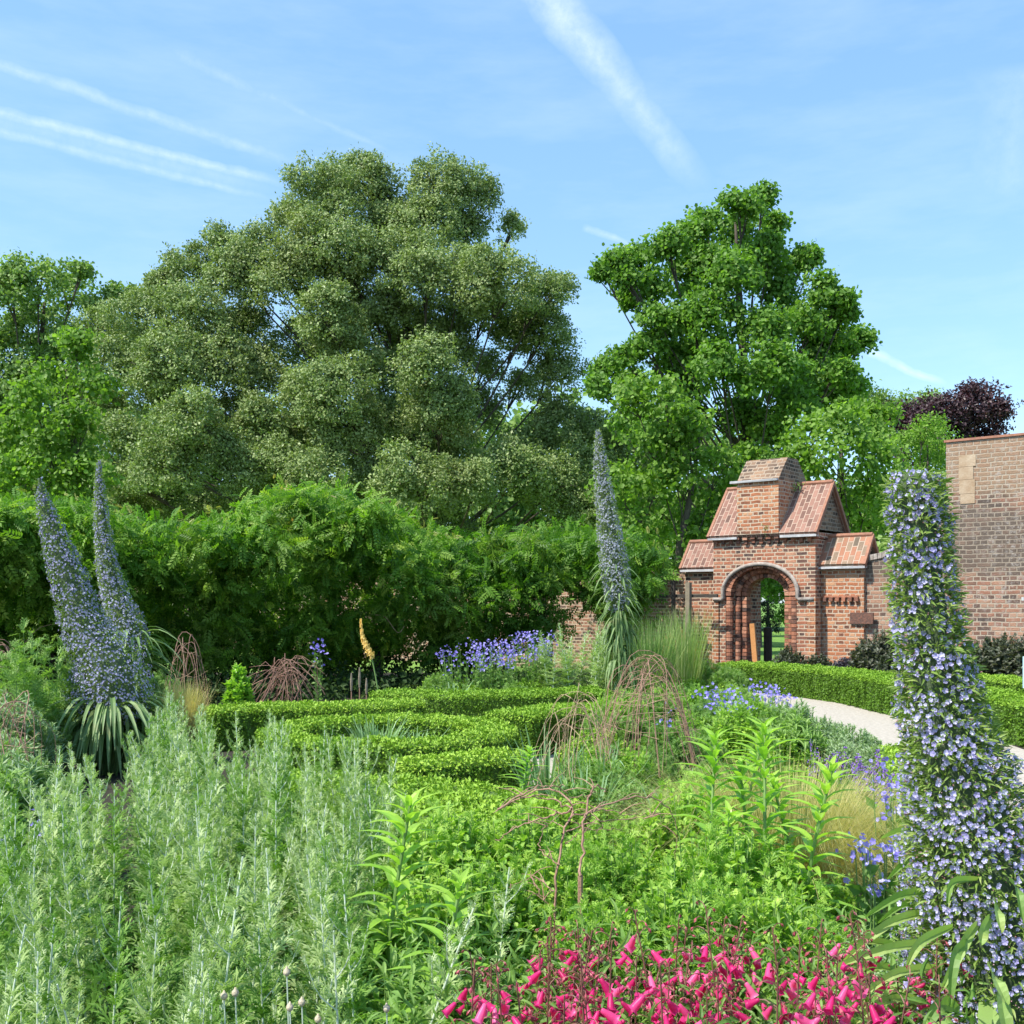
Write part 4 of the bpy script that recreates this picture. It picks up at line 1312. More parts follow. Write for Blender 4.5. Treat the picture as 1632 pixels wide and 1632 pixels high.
def spot(px, Y):
    M_ = [(60, 9, 'left of the leaning spires'), (180, 7, 'below the leaning spires'), (1035, 8.2, 'around the large twig dome'), (925, 7.0, 'around the small twig dome'), (1190, 7, 'behind the tall leafy stems'),
          (1180, 11.5, 'near the path hedge end'), (1000, 12.5, 'before the middle grey spire'), (790, 15, 'under the far violet flowers'), (1140, 15.5, 'before the archway')]
    x = gx(px, Y)
    return min(M_, key=lambda q: (gx(q[0], q[1]) - x) ** 2 + (q[1] - Y) ** 2)[2]


# ---- artemisia stems
def make_artemisia(seed):
    root = thing('artemisia_plant', 'x', 'plant')
    st = MB(); lf = MB()
    bend = rng.normal(0, .05, 2)
    P = smoothpath([(0, 0, 0), (bend[0] * .3, bend[1] * .3, .35), (bend[0] * .8, bend[1] * .8, .7), (bend[0] * 1.3, bend[1] * 1.3, 1.0)], 14)
    st.tube(P, np.linspace(.0048, .002, 14), 6)
    zs = np.arange(.05, .99, .021)
    n = len(zs)
    idx = zs * 13
    pos = np.stack([np.interp(idx, range(14), P[:, k]) for k in range(3)], 1)
    an = np.arange(n) * 2.4 + rng.normal(0, .3, n)
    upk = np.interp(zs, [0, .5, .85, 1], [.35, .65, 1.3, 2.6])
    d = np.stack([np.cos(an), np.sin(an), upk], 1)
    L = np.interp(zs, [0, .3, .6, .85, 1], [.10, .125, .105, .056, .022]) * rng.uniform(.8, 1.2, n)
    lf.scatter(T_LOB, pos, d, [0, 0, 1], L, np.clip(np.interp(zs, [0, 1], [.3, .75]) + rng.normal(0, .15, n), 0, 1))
    for k in range(2):   # axillary tufts
        a2 = an + rng.normal(0, .7, n)
        d2 = np.stack([np.cos(a2), np.sin(a2), upk + .5], 1)
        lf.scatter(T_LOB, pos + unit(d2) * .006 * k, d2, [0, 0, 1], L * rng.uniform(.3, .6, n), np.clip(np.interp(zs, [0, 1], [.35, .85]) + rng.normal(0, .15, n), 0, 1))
    for k in range(4):   # side shoots
        z0 = rng.uniform(.35, .85); a0 = rng.uniform(0, 6.3)
        s = np.array([np.interp(z0 * 13, range(14), P[:, q]) for q in range(3)])
        e = s + np.array([math.cos(a0) * .07, math.sin(a0) * .07, .13])
        SP = smoothpath([s, (s + e) / 2 + [math.cos(a0) * .012, math.sin(a0) * .012, -.01], e], 6)
        st.tube(SP, np.linspace(.002, .001, 6), 4)
        m = 16; tt = np.linspace(.2, 1, m) * 5
        pp = np.stack([np.interp(tt, range(6), SP[:, q]) for q in range(3)], 1)
        aa = np.arange(m) * 2.4
        lf.scatter(T_LOB, pp, np.stack([np.cos(aa) * .8, np.sin(aa) * .8, np.full(m, 1.1)], 1), [0, 0, 1], rng.uniform(.02, .038, m))
    st.build('stem', M['artstem'], root)
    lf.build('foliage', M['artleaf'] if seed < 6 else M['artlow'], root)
    return root


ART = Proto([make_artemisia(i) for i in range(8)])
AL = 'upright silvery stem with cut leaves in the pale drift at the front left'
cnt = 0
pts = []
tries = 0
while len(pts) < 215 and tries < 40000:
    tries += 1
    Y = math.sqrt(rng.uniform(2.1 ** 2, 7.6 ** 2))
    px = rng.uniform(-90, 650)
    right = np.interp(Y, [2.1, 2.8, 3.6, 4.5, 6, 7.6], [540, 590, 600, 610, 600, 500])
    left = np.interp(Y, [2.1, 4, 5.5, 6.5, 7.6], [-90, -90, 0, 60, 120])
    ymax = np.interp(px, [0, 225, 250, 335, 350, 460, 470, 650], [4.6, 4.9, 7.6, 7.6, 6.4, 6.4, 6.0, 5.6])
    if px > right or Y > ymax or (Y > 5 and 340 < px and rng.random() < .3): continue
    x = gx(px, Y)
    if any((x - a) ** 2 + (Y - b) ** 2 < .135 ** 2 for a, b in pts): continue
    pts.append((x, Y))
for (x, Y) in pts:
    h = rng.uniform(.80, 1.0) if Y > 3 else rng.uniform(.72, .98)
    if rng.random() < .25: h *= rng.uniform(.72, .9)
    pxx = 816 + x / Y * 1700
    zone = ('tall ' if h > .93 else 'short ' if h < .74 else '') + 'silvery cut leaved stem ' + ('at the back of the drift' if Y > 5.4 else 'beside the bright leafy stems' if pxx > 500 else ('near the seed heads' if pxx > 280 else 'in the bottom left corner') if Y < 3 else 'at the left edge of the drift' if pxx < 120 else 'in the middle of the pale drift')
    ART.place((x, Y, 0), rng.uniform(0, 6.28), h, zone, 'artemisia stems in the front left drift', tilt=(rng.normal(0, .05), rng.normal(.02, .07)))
# undergrowth filling between the stems
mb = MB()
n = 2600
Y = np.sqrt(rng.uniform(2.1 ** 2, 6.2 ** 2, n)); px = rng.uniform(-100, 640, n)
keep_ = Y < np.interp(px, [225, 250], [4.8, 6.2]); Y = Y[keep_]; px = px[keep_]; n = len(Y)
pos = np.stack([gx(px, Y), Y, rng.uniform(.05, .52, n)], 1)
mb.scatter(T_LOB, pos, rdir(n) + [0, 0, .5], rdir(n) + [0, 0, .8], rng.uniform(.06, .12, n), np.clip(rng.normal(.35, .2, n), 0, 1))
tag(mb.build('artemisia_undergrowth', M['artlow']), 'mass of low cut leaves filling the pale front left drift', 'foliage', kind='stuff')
# a few stems standing on the right side of the drift and by itself
for (px, Y, h, sc) in ((775, 2.95, .86, 1.0),):
    ART.place((gx(px - 12, Y), Y, 0), 1.0, h, 'single silvery stem standing among green leaves in the front middle', 'single artemisia', tilt=(0, .12), i=1)
for (px, Y, h, t) in [(860, 15.6, 1.05, 0), (875, 15.4, 1.2, 0), (893, 15.7, 1.1, 0), (905, 15.3, 1.3, 0), (922, 15.6, 1.15, 0), (938, 15.4, 1.25, 0), (952, 15.5, 1.05, 0), (965, 15.2, 1.1, 0), (985, 15.2, 1.0, 0), (998, 15.0, .9, 0), (880, 15.0, .9, 0), (912, 14.9, .95, 0), (944, 14.9, .9, 0), (868, 15.9, 1.1, 0), (930, 15.9, 1.2, 0), (972, 14.9, .85, 0), (898, 15.0, 1.0, 0), (956, 15.8, 1.2, 0)]:
    ART.place((gx(px, Y), Y, 0), rng.uniform(0, 6), (1.9, 1.9, h), 'silver stem in the clump at the foot of the middle flower spire', 'artemisia clump below the middle spire', i=int(rng.integers(0, 6)))


# ---- yellow-green toothed bushes in the middle
def make_bush(kind):
    root = thing('leafy_plant', 'x', 'plant')
    if kind == 'fever':
        bush_mesh(.64, .24, 170, 16, T_TOOTH, .036, M['fever'], M['grnstem'], root)
        bush_mesh(.68, .25, 60, 14, T_LOB, .050, M['fever'], M['grnstem'], root, name='cut_foliage', stems=False)
    elif kind == 'herb':
        bush_mesh(.55, .30, 90, 14, T_LANCE, .10, M['herb'], M['grnstem'], root, leafang=1.2)
    elif kind == 'fine':
        bush_mesh(.55, .32, 110, 18, T_LOB, .06, M['herb'], M['grnstem'], root)
    elif kind == 'sage':
        bush_mesh(.60, .40, 130, 24, T_LANCE, .075, M['sagebush'], M['artstem'], root, tipup=1.1)
    elif kind == 'lime':
        bush_mesh(.45, .34, 150, 15, T_TOOTH, .042, M['box'], M['grnstem'], root)
    elif kind == 'shrub':
        bush_mesh(.75, .42, 130, 26, T_LEAF, .075, M['shrub'], M['bark'], root, shell=.6)
    elif kind == 'violet':
        bush_mesh(.55, .42, 100, 26, T_LEAF, .075, M['shrubviolet'], M['bark'], root, shell=.6)
    return root


FEV = Proto([make_bush('fever') for i in range(3)])
HERB = Proto([make_bush('herb') for i in range(2)])
FINE = Proto([make_bush('fine') for i in range(2)])
SAGE = Proto([make_bush('sage') for i in range(2)])
LIME = Proto([make_bush('lime') for i in range(2)])
for (px, Y, s) in [(930, 3.25, 1.0), (1010, 3.35, 1.05), (1090, 3.3, 1.05), (1170, 3.4, 1.1), (1240, 3.3, .95), (900, 3.8, 1.05), (980, 3.95, 1.1), (1060, 3.9, 1.1), (1140, 3.85, 1.1), (1220, 4.0, 1.05),
                   (700, 4.2, 1.08), (770, 4.0, 1.05), (840, 4.3, 1.05), (660, 4.9, .92), (740, 4.9, .94), (820, 5.0, .94), (890, 4.7, 1.0), (960, 4.9, 1.0), (1030, 4.8, 1.0), (1100, 4.7, 1.05), (690, 3.5, 1.0), (1290, 3.6, .9), (770, 3.65, .95), (1330, 4.2, .75)]:
    s *= rng.uniform(.80, 1.10)
    FEV.place((gx(px, Y), Y, 0), rng.uniform(0, 6), (s * 1.1, s * 1.1, s * 1.08), ('low ' if s < .9 else 'large ' if s > 1.05 else '') + 'yellow green toothed leaf mound ' + ('below the arching brown twigs' if Y > 4.5 else 'left of the brown twig legs' if px < 880 else 'just behind the pink bell flowers' if Y < 3.7 else 'at the foot of the tall leafy stems' if px > 1080 else 'under the brown twig legs'), 'yellow green leaf mounds')
for (px, Y, s) in [(640, 2.9, 1.0), (700, 2.7, .95), (610, 3.3, 1.0), (730, 3.0, .8), (600, 2.55, .9), (660, 2.45, .85), (760, 2.55, .8)]:
    HERB.place((gx(px, Y), Y, 0), rng.uniform(0, 6), s * 1.1, 'broad leaved dark green plant low at the front between artemisia and pink flowers', 'broad leaved front plants')
mid = []
for i in range(95):
    Y = rng.uniform(5.6, 13.5)
    lo = np.interp(Y, [5.6, 8, 10.5, 13.5], [870, 845, 960, 970]); hi = np.interp(Y, [5.6, 8, 11, 13.5], [1380, 1330, 1200, 1180])
    mid.append((rng.uniform(lo, hi), Y))
for (px, Y) in mid:
    kd = int(rng.integers(5)); pr = [HERB, FINE, FINE, LIME, FEV][kd]
    pr.place((gx(px, Y), Y, 0), rng.uniform(0, 6), rng.uniform(.75, 1.0) * (1.0 if Y < 9 else 1.15), ['narrow leaved', 'feathery', 'feathery', 'bright lime', 'yellow green toothed'][kd] + ' clump ' + spot(px, Y), 'mixed herb clumps in the middle bed')
for i in range(44):
    Y = rng.uniform(5.5, 14.5)
    hi = np.interp(Y, [5.5, 7, 9, 12.2, 12.3, 14.5], [10, 40, 55, 100, 300, 330])
    pr = [HERB, FINE, FINE, SAGE][int(rng.integers(4))]
    pr.place((gx(rng.uniform(-60, hi), Y), Y, 0), rng.uniform(0, 6), rng.uniform(.9, 1.35), ['narrow leaved', 'feathery', 'ferny', 'grey green'][[HERB, FINE, 0, SAGE].index(pr)] + ' clump at the left edge ' + ('far back' if Y > 11 else 'beside the leaning spires' if Y > 8 else 'near the leggy twig support'), 'herb clumps at the left edge')
for (px, Y, s) in [(700, 15.6, 1.0), (740, 15.3, 1.05), (790, 15.4, 1.1), (840, 15.2, 1.1), (880, 14.6, .9), (930, 14.5, .8), (760, 14.9, .9), (820, 14.8, .9), (990, 14.2, .9), (1040, 14.6, 1.0), (1100, 15.5, 1.1), (1130, 17, 1.2), (1165, 17.5, 1.0), (1150, 15.5, 1.0), (1180, 14.5, .9), (1200, 13.3, .8), (1070, 13.8, .9), (1010, 13.5, .8), (1120, 14.0, .9), (700, 16.4, 1.1), (1160, 16.2, 1.1)]:
    [FINE, LIME][int(rng.integers(2))].place((gx(px, Y), Y, 0), rng.uniform(0, 6), s, 'soft green clump in the far border before the gateway', 'soft clumps in the far border')
for (px, Y, s) in [(1180, 11.4, 1.0), (1230, 11.0, 1.1), (1280, 10.8, 1.15), (1320, 10.2, 1.15), (1360, 9.8, 1.1), (1250, 10.0, 1.0), (1300, 9.2, 1.05), (1350, 9.0, 1.0), (1395, 9.3, .85), (1210, 10.4, .95), (1390, 10.2, .8), (1340, 11.2, .8)]:
    SAGE.place((gx(px - 12, Y), Y, 0), rng.uniform(0, 6), s * (.84 if px < 1300 else .70), 'grey green feathery bush beside the gravel path', 'grey green bushes by the path')
SHR = Proto([make_bush('shrub') for i in range(2)])
for (px, Y, s, l) in [(1258, 20.6, .95, 'dark rounded shrub right of the archway foot'), (1305, 20.4, .8, 'small green shrub against the gate wing between two dark shrubs'), (1400, 19.6, 1.35, 'tall grey shrub left of the large flower spire'), (1428, 18.6, 1.0, 'dark shrub partly behind the left edge of the large flower spire'),
                      (1575, 17.8, 1.3, 'dark shrub right of the large flower spire under the wall'), (1610, 17.5, 1.35, 'tall dark shrub at the foot of the tall wall at the right'), (1650, 17.2, 1.4, 'dark shrub at the right edge under the tall wall')]:
    SHR.place((gx(px, Y), Y, 0), rng.uniform(0, 6), s, l)
v = make_bush('violet'); v.location = (gx(1350, 20.0), 20.0, 0); v['label'] = 'slate purple low shrub at the foot of the gate wing'
del v
v = None

# ---- leafy lance stems
def make_lance(h, n, L):
    root = thing('lance_leaved_plant', 'x', 'plant')
    st = MB(); lf = MB()
    P = smoothpath([(0, 0, 0), (rng.normal(0, .01), rng.normal(0, .01), .5), (rng.normal(0, .02), rng.normal(0, .02), 1)], 10) * (1, 1, h)
    st.tube(P, np.linspace(.008, .004, 10), 6)
    t = np.linspace(.12, 1, n)
    pos = np.stack([np.interp(t * 9, range(10), P[:, k]) for k in range(3)], 1)
    an = np.arange(n) * 2.4 + rng.normal(0, .2, n)
    up = np.interp(t, [0, .6, .9, 1], [.15, .45, .9, 2.2])
    lf.scatter(T_LANCE, pos, np.stack([np.cos(an), np.sin(an), up], 1), [0, 0, 1], L * np.interp(t, [0, .5, .9, 1], [.9, 1.1, .95, .55]) * rng.uniform(.85, 1.15, n), np.clip(.25 + .6 * t + rng.normal(0, .1, n), 0, 1))
    st.build('stem', M['grnstem'], root); lf.build('foliage', M['lance'], root)
    return root


LAN = Proto([make_lance(1.0, 62, .135), make_lance(1.0, 70, .14), make_lance(1.0, 54, .125)])
for (px, Y, h, l) in [(1135, 4.25, 1.04, 'leftmost bright green leafy stem before the blonde grass'), (1195, 4.35, .93, 'short leafy stem between the taller leafy stems before the blonde grass'), (1222, 4.1, 1.10, 'tallest bright green leafy stem before the blonde grass'), (1290, 3.95, .98, 'rightmost leafy stem with ladder like leaves before the blonde grass'), (1165, 4.0, .82, 'lowest leafy stem left of the tallest one'), (1262, 4.4, .86, 'low leafy stem half hidden beside the rightmost one'),
                      (622, 3.3, .98, 'bright leafy stem at the right edge of the silver drift'), (700, 2.75, .86, 'bright leafy stem with a star like leaf rosette in front of the mounds'), (1190, 5.2, .95, 'leafy stem behind the blonde grass'), (835, 7.0, .62, 'thin pale leafy stem before the small hedge')]:
    LAN.place((gx(px, Y), Y, 0), rng.uniform(0, 6), (1.3, 1.3, h), l, 'bright green leafy stems')

# ---- grasses
gsr = thing('feather_grass', 'big blonde feather grass mound behind the leafy stems', 'grass', (gx(1255, 5.0), 5.0, 0))
grass_mesh(8000, 1.08, .80, .42, .003, M['blonde'], gsr, base=.16, seg=7)
gsr = thing('feather_grass', 'small blonde green feather grass tuft right of the leaning flower spires', 'grass', (gx(292, 10.5), 10.5, 0))
grass_mesh(1800, .98, .24, .25, .004, M['blonde'], gsr, base=.10)
for (px, Y, h, l) in [(1035, 15.4, 1.35, 'upright green grass just right of the middle flower spire'), (1085, 16.5, 1.5, 'tall upright green grass in front of the timber post'), (1010, 14.8, 1.1, 'low green grass at the foot of the middle flower spire')]:
    gsr = thing('upright_grass', l, 'grass', (gx(px, Y), Y, 0))
    grass_mesh(620, h, .42, .05, .009, M['grassgreen'], gsr, base=.28)
for (px, Y, h, n, l) in [(600, 9.9, .62, 160, 'spiky pale leaves growing inside the round hedge ring'), (660, 9.9, .5, 100, 'smaller spiky leaves inside the round hedge ring'), (870, 7.8, .75, 90, 'sword shaped leaves left of the small twig dome'), (1085, 6.0, .72, 30, 'broad blue green sword leaves before the blonde grass'),
                         (930, 6.8, .62, 90, 'green sword leaves under the middle twig arches'), (720, 14.6, .62, 60, 'arching grassy leaves behind the long back hedge'), (960, 7.4, .7, 100, 'green sword leaves below the twig dome')]:
    gsr = thing('sword_leaf_plant', l, 'plant', (gx(px, Y), Y, 0))
    grass_mesh(n, h, .30, .25, .022, M['iris'], gsr, base=.14)
# left small laurel
lr = thing('small_shrub', 'small bright green upright shrub before the wisteria behind the left hedge', 'shrub', (gx(380, 13.2), 13.2, 0))
bush_mesh(.82, .17, 60, 14, T_LEAF, .09, M['lance'], M['grnstem'], lr, zmin=.3)
for i, (px, Y, h) in enumerate([(45, 9.5, 1.45), (28, 9.2, 1.3), (85, 9.8, 1.35), (12, 9.9, 1.2)]):
    root = thing('tall_weed', ['tall thin green weed stem, highest at the left edge', 'thin green weed stem near the left edge', 'green weed stem beside the leaning flower spire', 'leftmost low green weed stem'][i], 'plant', (gx(px, Y), Y, 0))
    bush_mesh(h, .17, 9, 20, T_LOB, .13, M['herb'], M['grnstem'], root, zmin=.55, shell=.8)
dr = thing('russet_plant', 'russet leaved plant between grasses and the gate wall', 'plant', (gx(1075, 18.0), 18.0, 0))
bush_mesh(1.25, .42, 60, 10, T_LEAF, .09, M['dry'], M['twig'], dr)

# ------------------------------------------------------------------ echiums
def echium(label, axis_px, Y, nfl, fs, nbr, bs, fmat, leafspec, stembase, droopleaf=True, budn=0, flow_tpl=T_FLOW, bands=False):
    """axis_px: (px,py,width px) from tip to bottom of the flowering part"""
    base = np.array([gx(stembase, Y), Y, 0])
    root = thing('echium', label, 'flower spire', tuple(base))
    P = np.array([at(a, b, Y) for a, b, _ in axis_px]) - base
    Wd = np.array([w / 1700 * Y / 2 for _, _, w in axis_px]) * (.90 if Y > 5 else 1)
    n = 40
    Ps = smoothpath(P, n)
    Ws = np.interp(np.linspace(0, len(P) - 1, n), range(len(P)), Wd)
    # stem
    mb = MB()
    sp = smoothpath([Ps[-1], Ps[-1] * (.6, 1, .5), (0, 0, 0)], 10)
    mb.tube(sp, np.linspace(max(.03, Wd[-1] * .35), .035, 10), 8)
    mb.build('stem', M['echleaf'], root, smooth=True)
    mb = MB()
    mb.tube(Ps, np.maximum(Ws * .62, .004), 14)
    spike = mb.build('flower_spike', M['echcore'], root, smooth=True)
    tg = unit(np.gradient(Ps, axis=0))
    seg = np.linalg.norm(np.diff(Ps, axis=0), axis=1)
    cdf = np.concatenate([[0], np.cumsum(seg * (Ws[1:] + Ws[:-1]))]); cdf /= cdf[-1]

    def surf(N, lo, hi):
        u = rng.random(N)
        t = np.interp(u, cdf, range(n))
        c = np.stack([np.interp(t, range(n), Ps[:, k]) for k in range(3)], 1)
        T_ = unit(np.stack([np.interp(t, range(n), tg[:, k]) for k in range(3)], 1))
        w = np.interp(t, range(n), Ws)
        a = rng.uniform(0, 2 * PI, N)
        e1 = unit(np.cross(T_, [0, 1.0, 0])); e2 = np.cross(T_, e1)
        out = np.cos(a)[:, None] * e1 + np.sin(a)[:, None] * e2
        rag = 1 + .085 * np.sin(t * 1.7 + a * 2 + 1.3) * np.sin(t * .8 - a * 3) + .05 * np.sin(t * 4.1 + a * 5) + np.where(rng.random(N) < .04, rng.uniform(.05, .16, N), 0)
        return c + out * (w * rag * rng.uniform(lo, hi, N))[:, None], out, t, a, T_, w
    # cymes: short curled shoots that carry bracts and flowers
    mb = MB()
    p, out, t, a, T_, w = surf(nbr, .62, .98)
    mb.scatter(T_LANCE, p, unit(out + rdir(nbr) * .55 + [0, 0, .25]), rdir(nbr) + [0, 0, .6], bs * rng.uniform(.6, 1.3, nbr), np.clip(rng.normal(.5, .22, nbr), 0, 1))
    tag(mb.build('bracts', M['bract'], spike), kind='stuff')
    mb = MB()
    p, out, t, a, T_, w = surf(nfl, .86, 1.08)
    if bands:
        ph = np.sin(t * 1.9 + a * .6 + np.sin(a * 3) * .8)
        keep = ph > rng.uniform(-2.0, .7, nfl) - .7 * t / n
        p, out = p[keep], out[keep]
    pat = np.sin(t * 1.25 + a * 2.0) + np.sin(t * 2.9 - a * 3.0 + 2) * .7
    if len(pat) == len(p):
        keep = pat + rng.normal(0, .9, len(p)) > -.75
        p, out = p[keep], out[keep]
    k = len(p)
    mb.scatter(flow_tpl, p, unit(out + rdir(k) * .45 + [0, 0, .15]), rdir(k), fs * rng.uniform(.7, 1.2, k), np.clip(rng.normal(.5, .25, k), 0, 1))
    tag(mb.build('flowers', fmat, spike), kind='stuff')
    if budn:
        mb = MB()
        p, out, t, a, T_, w = surf(budn, .84, 1.03)
        mb.scatter(T_BLOB, p, out, rdir(budn), np.stack([np.full(budn, fs * .55), np.full(budn, fs * 1.2), np.full(budn, fs * .55)], 1) * rng.uniform(.6, 1.1, budn)[:, None])
        tag(mb.build('buds', M['bud'], spike), kind='stuff')
    # leaves
    for (N, z0, z1, L0, L1, tp, upk, mt) in leafspec:
        mb = MB()
        zz = rng.uniform(z0, z1, N)
        # axis centre at those heights (extends into the stem)
        allz = np.concatenate([Ps[:, 2], sp[1:, 2]])[::-1]; allp = np.vstack([Ps, sp[1:]])[::-1]
        cx_ = np.interp(zz, allz, allp[:, 0]); cy_ = np.interp(zz, allz, allp[:, 1])
        rr_ = np.interp(zz, allz, np.concatenate([Ws, np.full(9, .03)])[::-1]) * .6
        a = rng.uniform(0, 2 * PI, N)
        d = np.stack([np.cos(a), np.sin(a), np.full(N, upk) + rng.normal(0, .15, N)], 1)
        pos = np.stack([cx_ + np.cos(a) * rr_, cy_ + np.sin(a) * rr_, zz], 1)
        mb.scatter(tp, pos, d, [0, 0, 1], rng.uniform(L0, L1, N), rng.random(N))
        mb.build('leaves', M[mt], root)
    return root, Ps, Ws, base


echium('large tower of pale blue flowers close at the right edge', [(1459, 750, 34), (1459, 757, 68), (1459, 770, 86), (1461, 800, 86), (1466, 870, 92), (1474, 950, 96), (1483, 1030, 106), (1497, 1100, 124), (1512, 1180, 144), (1532, 1260, 178), (1550, 1340, 210), (1565, 1430, 235), (1580, 1530, 250), (1590, 1640, 250)], 2.7,
       7400, .0068, 13500, .029, M['echflow'],
       [(26, .35, .75, .30, .42, T_STRAP, -.1, 'echbig')], 1600, budn=2600, bands=False)
echium('stout leaning violet flower spire at the left with a skirt of drooping leaves', [(63, 762, 6), (67, 792, 22), (77, 825, 34), (88, 858, 46), (103, 902, 58), (118, 950, 67), (134, 995, 78), (150, 1030, 96), (168, 1058, 126), (175, 1092, 138), (175, 1122, 132), (170, 1148, 90)], 10,
       6000, .0100, 9500, .034, M['echflowdim'], [(190, .40, .70, .40, .62, T_SKIRT, .0, 'echleaf'), (240, .36, .64, .36, .56, T_SKIRT, -1.3, 'echleaf')], 185, bands=True)
echium('slender violet flower spire standing behind the stout leaning one', [(158, 733, 5), (158, 760, 12), (160, 795, 20), (164, 850, 28), (171, 900, 36), (180, 940, 44), (192, 975, 56), (203, 1000, 62), (211, 1022, 58), (214, 1036, 34)], 12.6,
       3900, .011, 6500, .034, M['echflowdim'], [(130, .75, 1.25, .35, .6, T_SKIRT, .15, 'echleaf')], 225)
echium('tall grey lilac spire in the middle with shaggy green leaves below', [(953, 684, 5), (955, 710, 16), (958, 750, 26), (965, 800, 34), (973, 860, 44), (980, 905, 50), (984, 945, 46), (987, 975, 30)], 14.6,
       5200, .012, 4200, .04, M['echgrey'], [(150, 1.0, 2.1, .16, .34, T_LANCE2, .2, 'echleaf'), (200, .5, 1.5, .26, .44, T_LANCE2, -.3, 'echleaf')], 992)
# long leaves crossing in front of the large echium, each its own plant leaf rosette at the foot
rs = thing('leaf_rosette', 'sprawling long pale green strap leaves at the foot of the large flower tower', 'plant', (gx(1500, 2.55), 2.55, 0))
mb = MB()
bx = np.array([gx(1500, 2.55), 2.55, 0])


def ribbon(mb, p0, p1, p2, w, val):
    P = smoothpath([p0, p1, p2], 12) - bx
    tgt = unit(np.gradient(P, axis=0))
    side = unit(np.cross(tgt, [0.1, -1, .25]))
    V = []
    for i in range(12):
        ww = w * math.sin(PI * (0.08 + .9 * i / 11)) ** .7
        V += [P[i] - side[i] * ww, P[i] + np.array([0, .006, -.006]), P[i] + side[i] * ww]
    Q = []
    for i in range(11):
        a = i * 3
        Q += [(a, a + 1, a + 4, a + 3), (a + 1, a + 2, a + 5, a + 4)]
    mb._add(np.array(V), Q, None, val, 0)


for (a, b, c, w, Yv) in [((1560, 1470), (1540, 1500), (1500, 1580), .016, 2.42), ((1600, 1560), (1600, 1600), (1615, 1680), .021, 2.3), ((1575, 1535), (1590, 1560), (1608, 1600), .018, 2.3), ((1610, 1400), (1625, 1420), (1632, 1470), .014, 2.4), ((1585, 1430), (1592, 1450), (1598, 1485), .016, 2.4),
                         ((1580, 1460), (1570, 1480), (1565, 1505), .018, 2.42), ((1500, 1420), (1440, 1425), (1380, 1460), .012, 2.6), ((1510, 1390), (1455, 1370), (1415, 1400), .011, 2.75), ((1490, 1450), (1420, 1470), (1345, 1530), .014, 2.6), ((1500, 1500), (1420, 1510), (1330, 1540), .014, 2.55),
                         ((1520, 1475), (1470, 1500), (1445, 1540), .014, 2.4), ((1560, 1400), (1520, 1405), (1510, 1440), .010, 2.42), ((1500, 1540), (1430, 1550), (1370, 1590), .013, 2.5), ((1470, 1330), (1440, 1322), (1405, 1335), .010, 2.9), ((1530, 1610), (1500, 1600), (1470, 1650), .02, 2.35),
                         ((1480, 1600), (1420, 1590), (1350, 1640), .015, 2.5), ((1500, 1480), (1450, 1440), (1400, 1470), .010, 2.7), ((1550, 1500), (1525, 1520), (1515, 1600), .016, 2.35), ((1470, 1560), (1400, 1540), (1320, 1580), .012, 2.7), ((1480, 1520), (1400, 1500), (1350, 1505), .011, 2.8)]:
    ribbon(mb, at(*a, Yv + .12), at(*b, Yv), at(*c, Yv - .03), w * .8, float(rng.random()))
mb.build('leaves', M['echbig'], rs)
mb = MB(); mb.tube([(0, 0, 0), (.02, 0, .45)], [.02, .012], 6); mb.build('stem', M['grnstem'], rs)
for (px, Y, s, i) in [(1330, 2.95, .85, 0), (1390, 3.1, .9, 1), (1440, 2.9, .85, 0), (1360, 3.5, .8, 1), (1440, 3.4, .8, 0), (1410, 2.65, .75, 1)]:
    SAGE.place((gx(px, Y), Y, 0), rng.uniform(0, 6), s, 'fresh green bush between the pink flowers and the large flower tower', 'green bushes left of the large flower tower')

# foxtail lily
fx = thing('foxtail_lily', 'single orange yellow foxtail lily spike before the dark wisteria', 'flower', (gx(604, 14.2), 14.2, 0))
b0 = np.array(fx.location)
P = smoothpath([at(604, 1110, 14.2), at(598, 1075, 14.2), at(592, 1046, 14.2)], 8) - b0
mb = MB(); mb.tube(P, .010, 6); mb.build('stem', M['grnstem'], fx)
P = smoothpath([at(593, 1046, 14.2), at(584, 1030, 14.2), at(578, 1015, 14.2), at(575, 990, 14.2)], 10) - b0
mb = MB(); mb.tube(P, np.array([.05, .075, .075, .065, .05, .042, .035, .028, .018, .008]) * .42, 8)
for i in range(10):
    n = 36; a = rng.uniform(0, 6.28, n); r_ = np.interp(i, [0, 1, 3, 9], [.028, .048, .040, .008])
    pp = P[i] + np.stack([np.cos(a) * r_, np.sin(a) * r_, rng.uniform(-.03, .03, n)], 1)
    mb.scatter(T_FLAT, pp, np.stack([np.cos(a), np.sin(a), np.full(n, .2)], 1), rdir(n), .014)
mb.build('flower_spike', M['yellow'], fx)
for i, (px, h) in enumerate(((560, .62), (573, .70), (584, .55))):
    o = thing('faded_spike', 'brown faded flower spike beside the foxtail lily', 'plant', (gx(px, 14.8), 14.8, 0), 0, 'faded spikes by the foxtail lily')
    mb = MB(); mb.tube([(0, 0, 0), (0, 0, h * .6)], .008, 5); mb.build('stem', M['twig'], o)
    mb = MB(); mb.tube([(0, 0, h * .6), (0, 0, h * .8), (0, 0, h)], [.014, .02, .008], 7); mb.build('spike', M['greywood'], o)

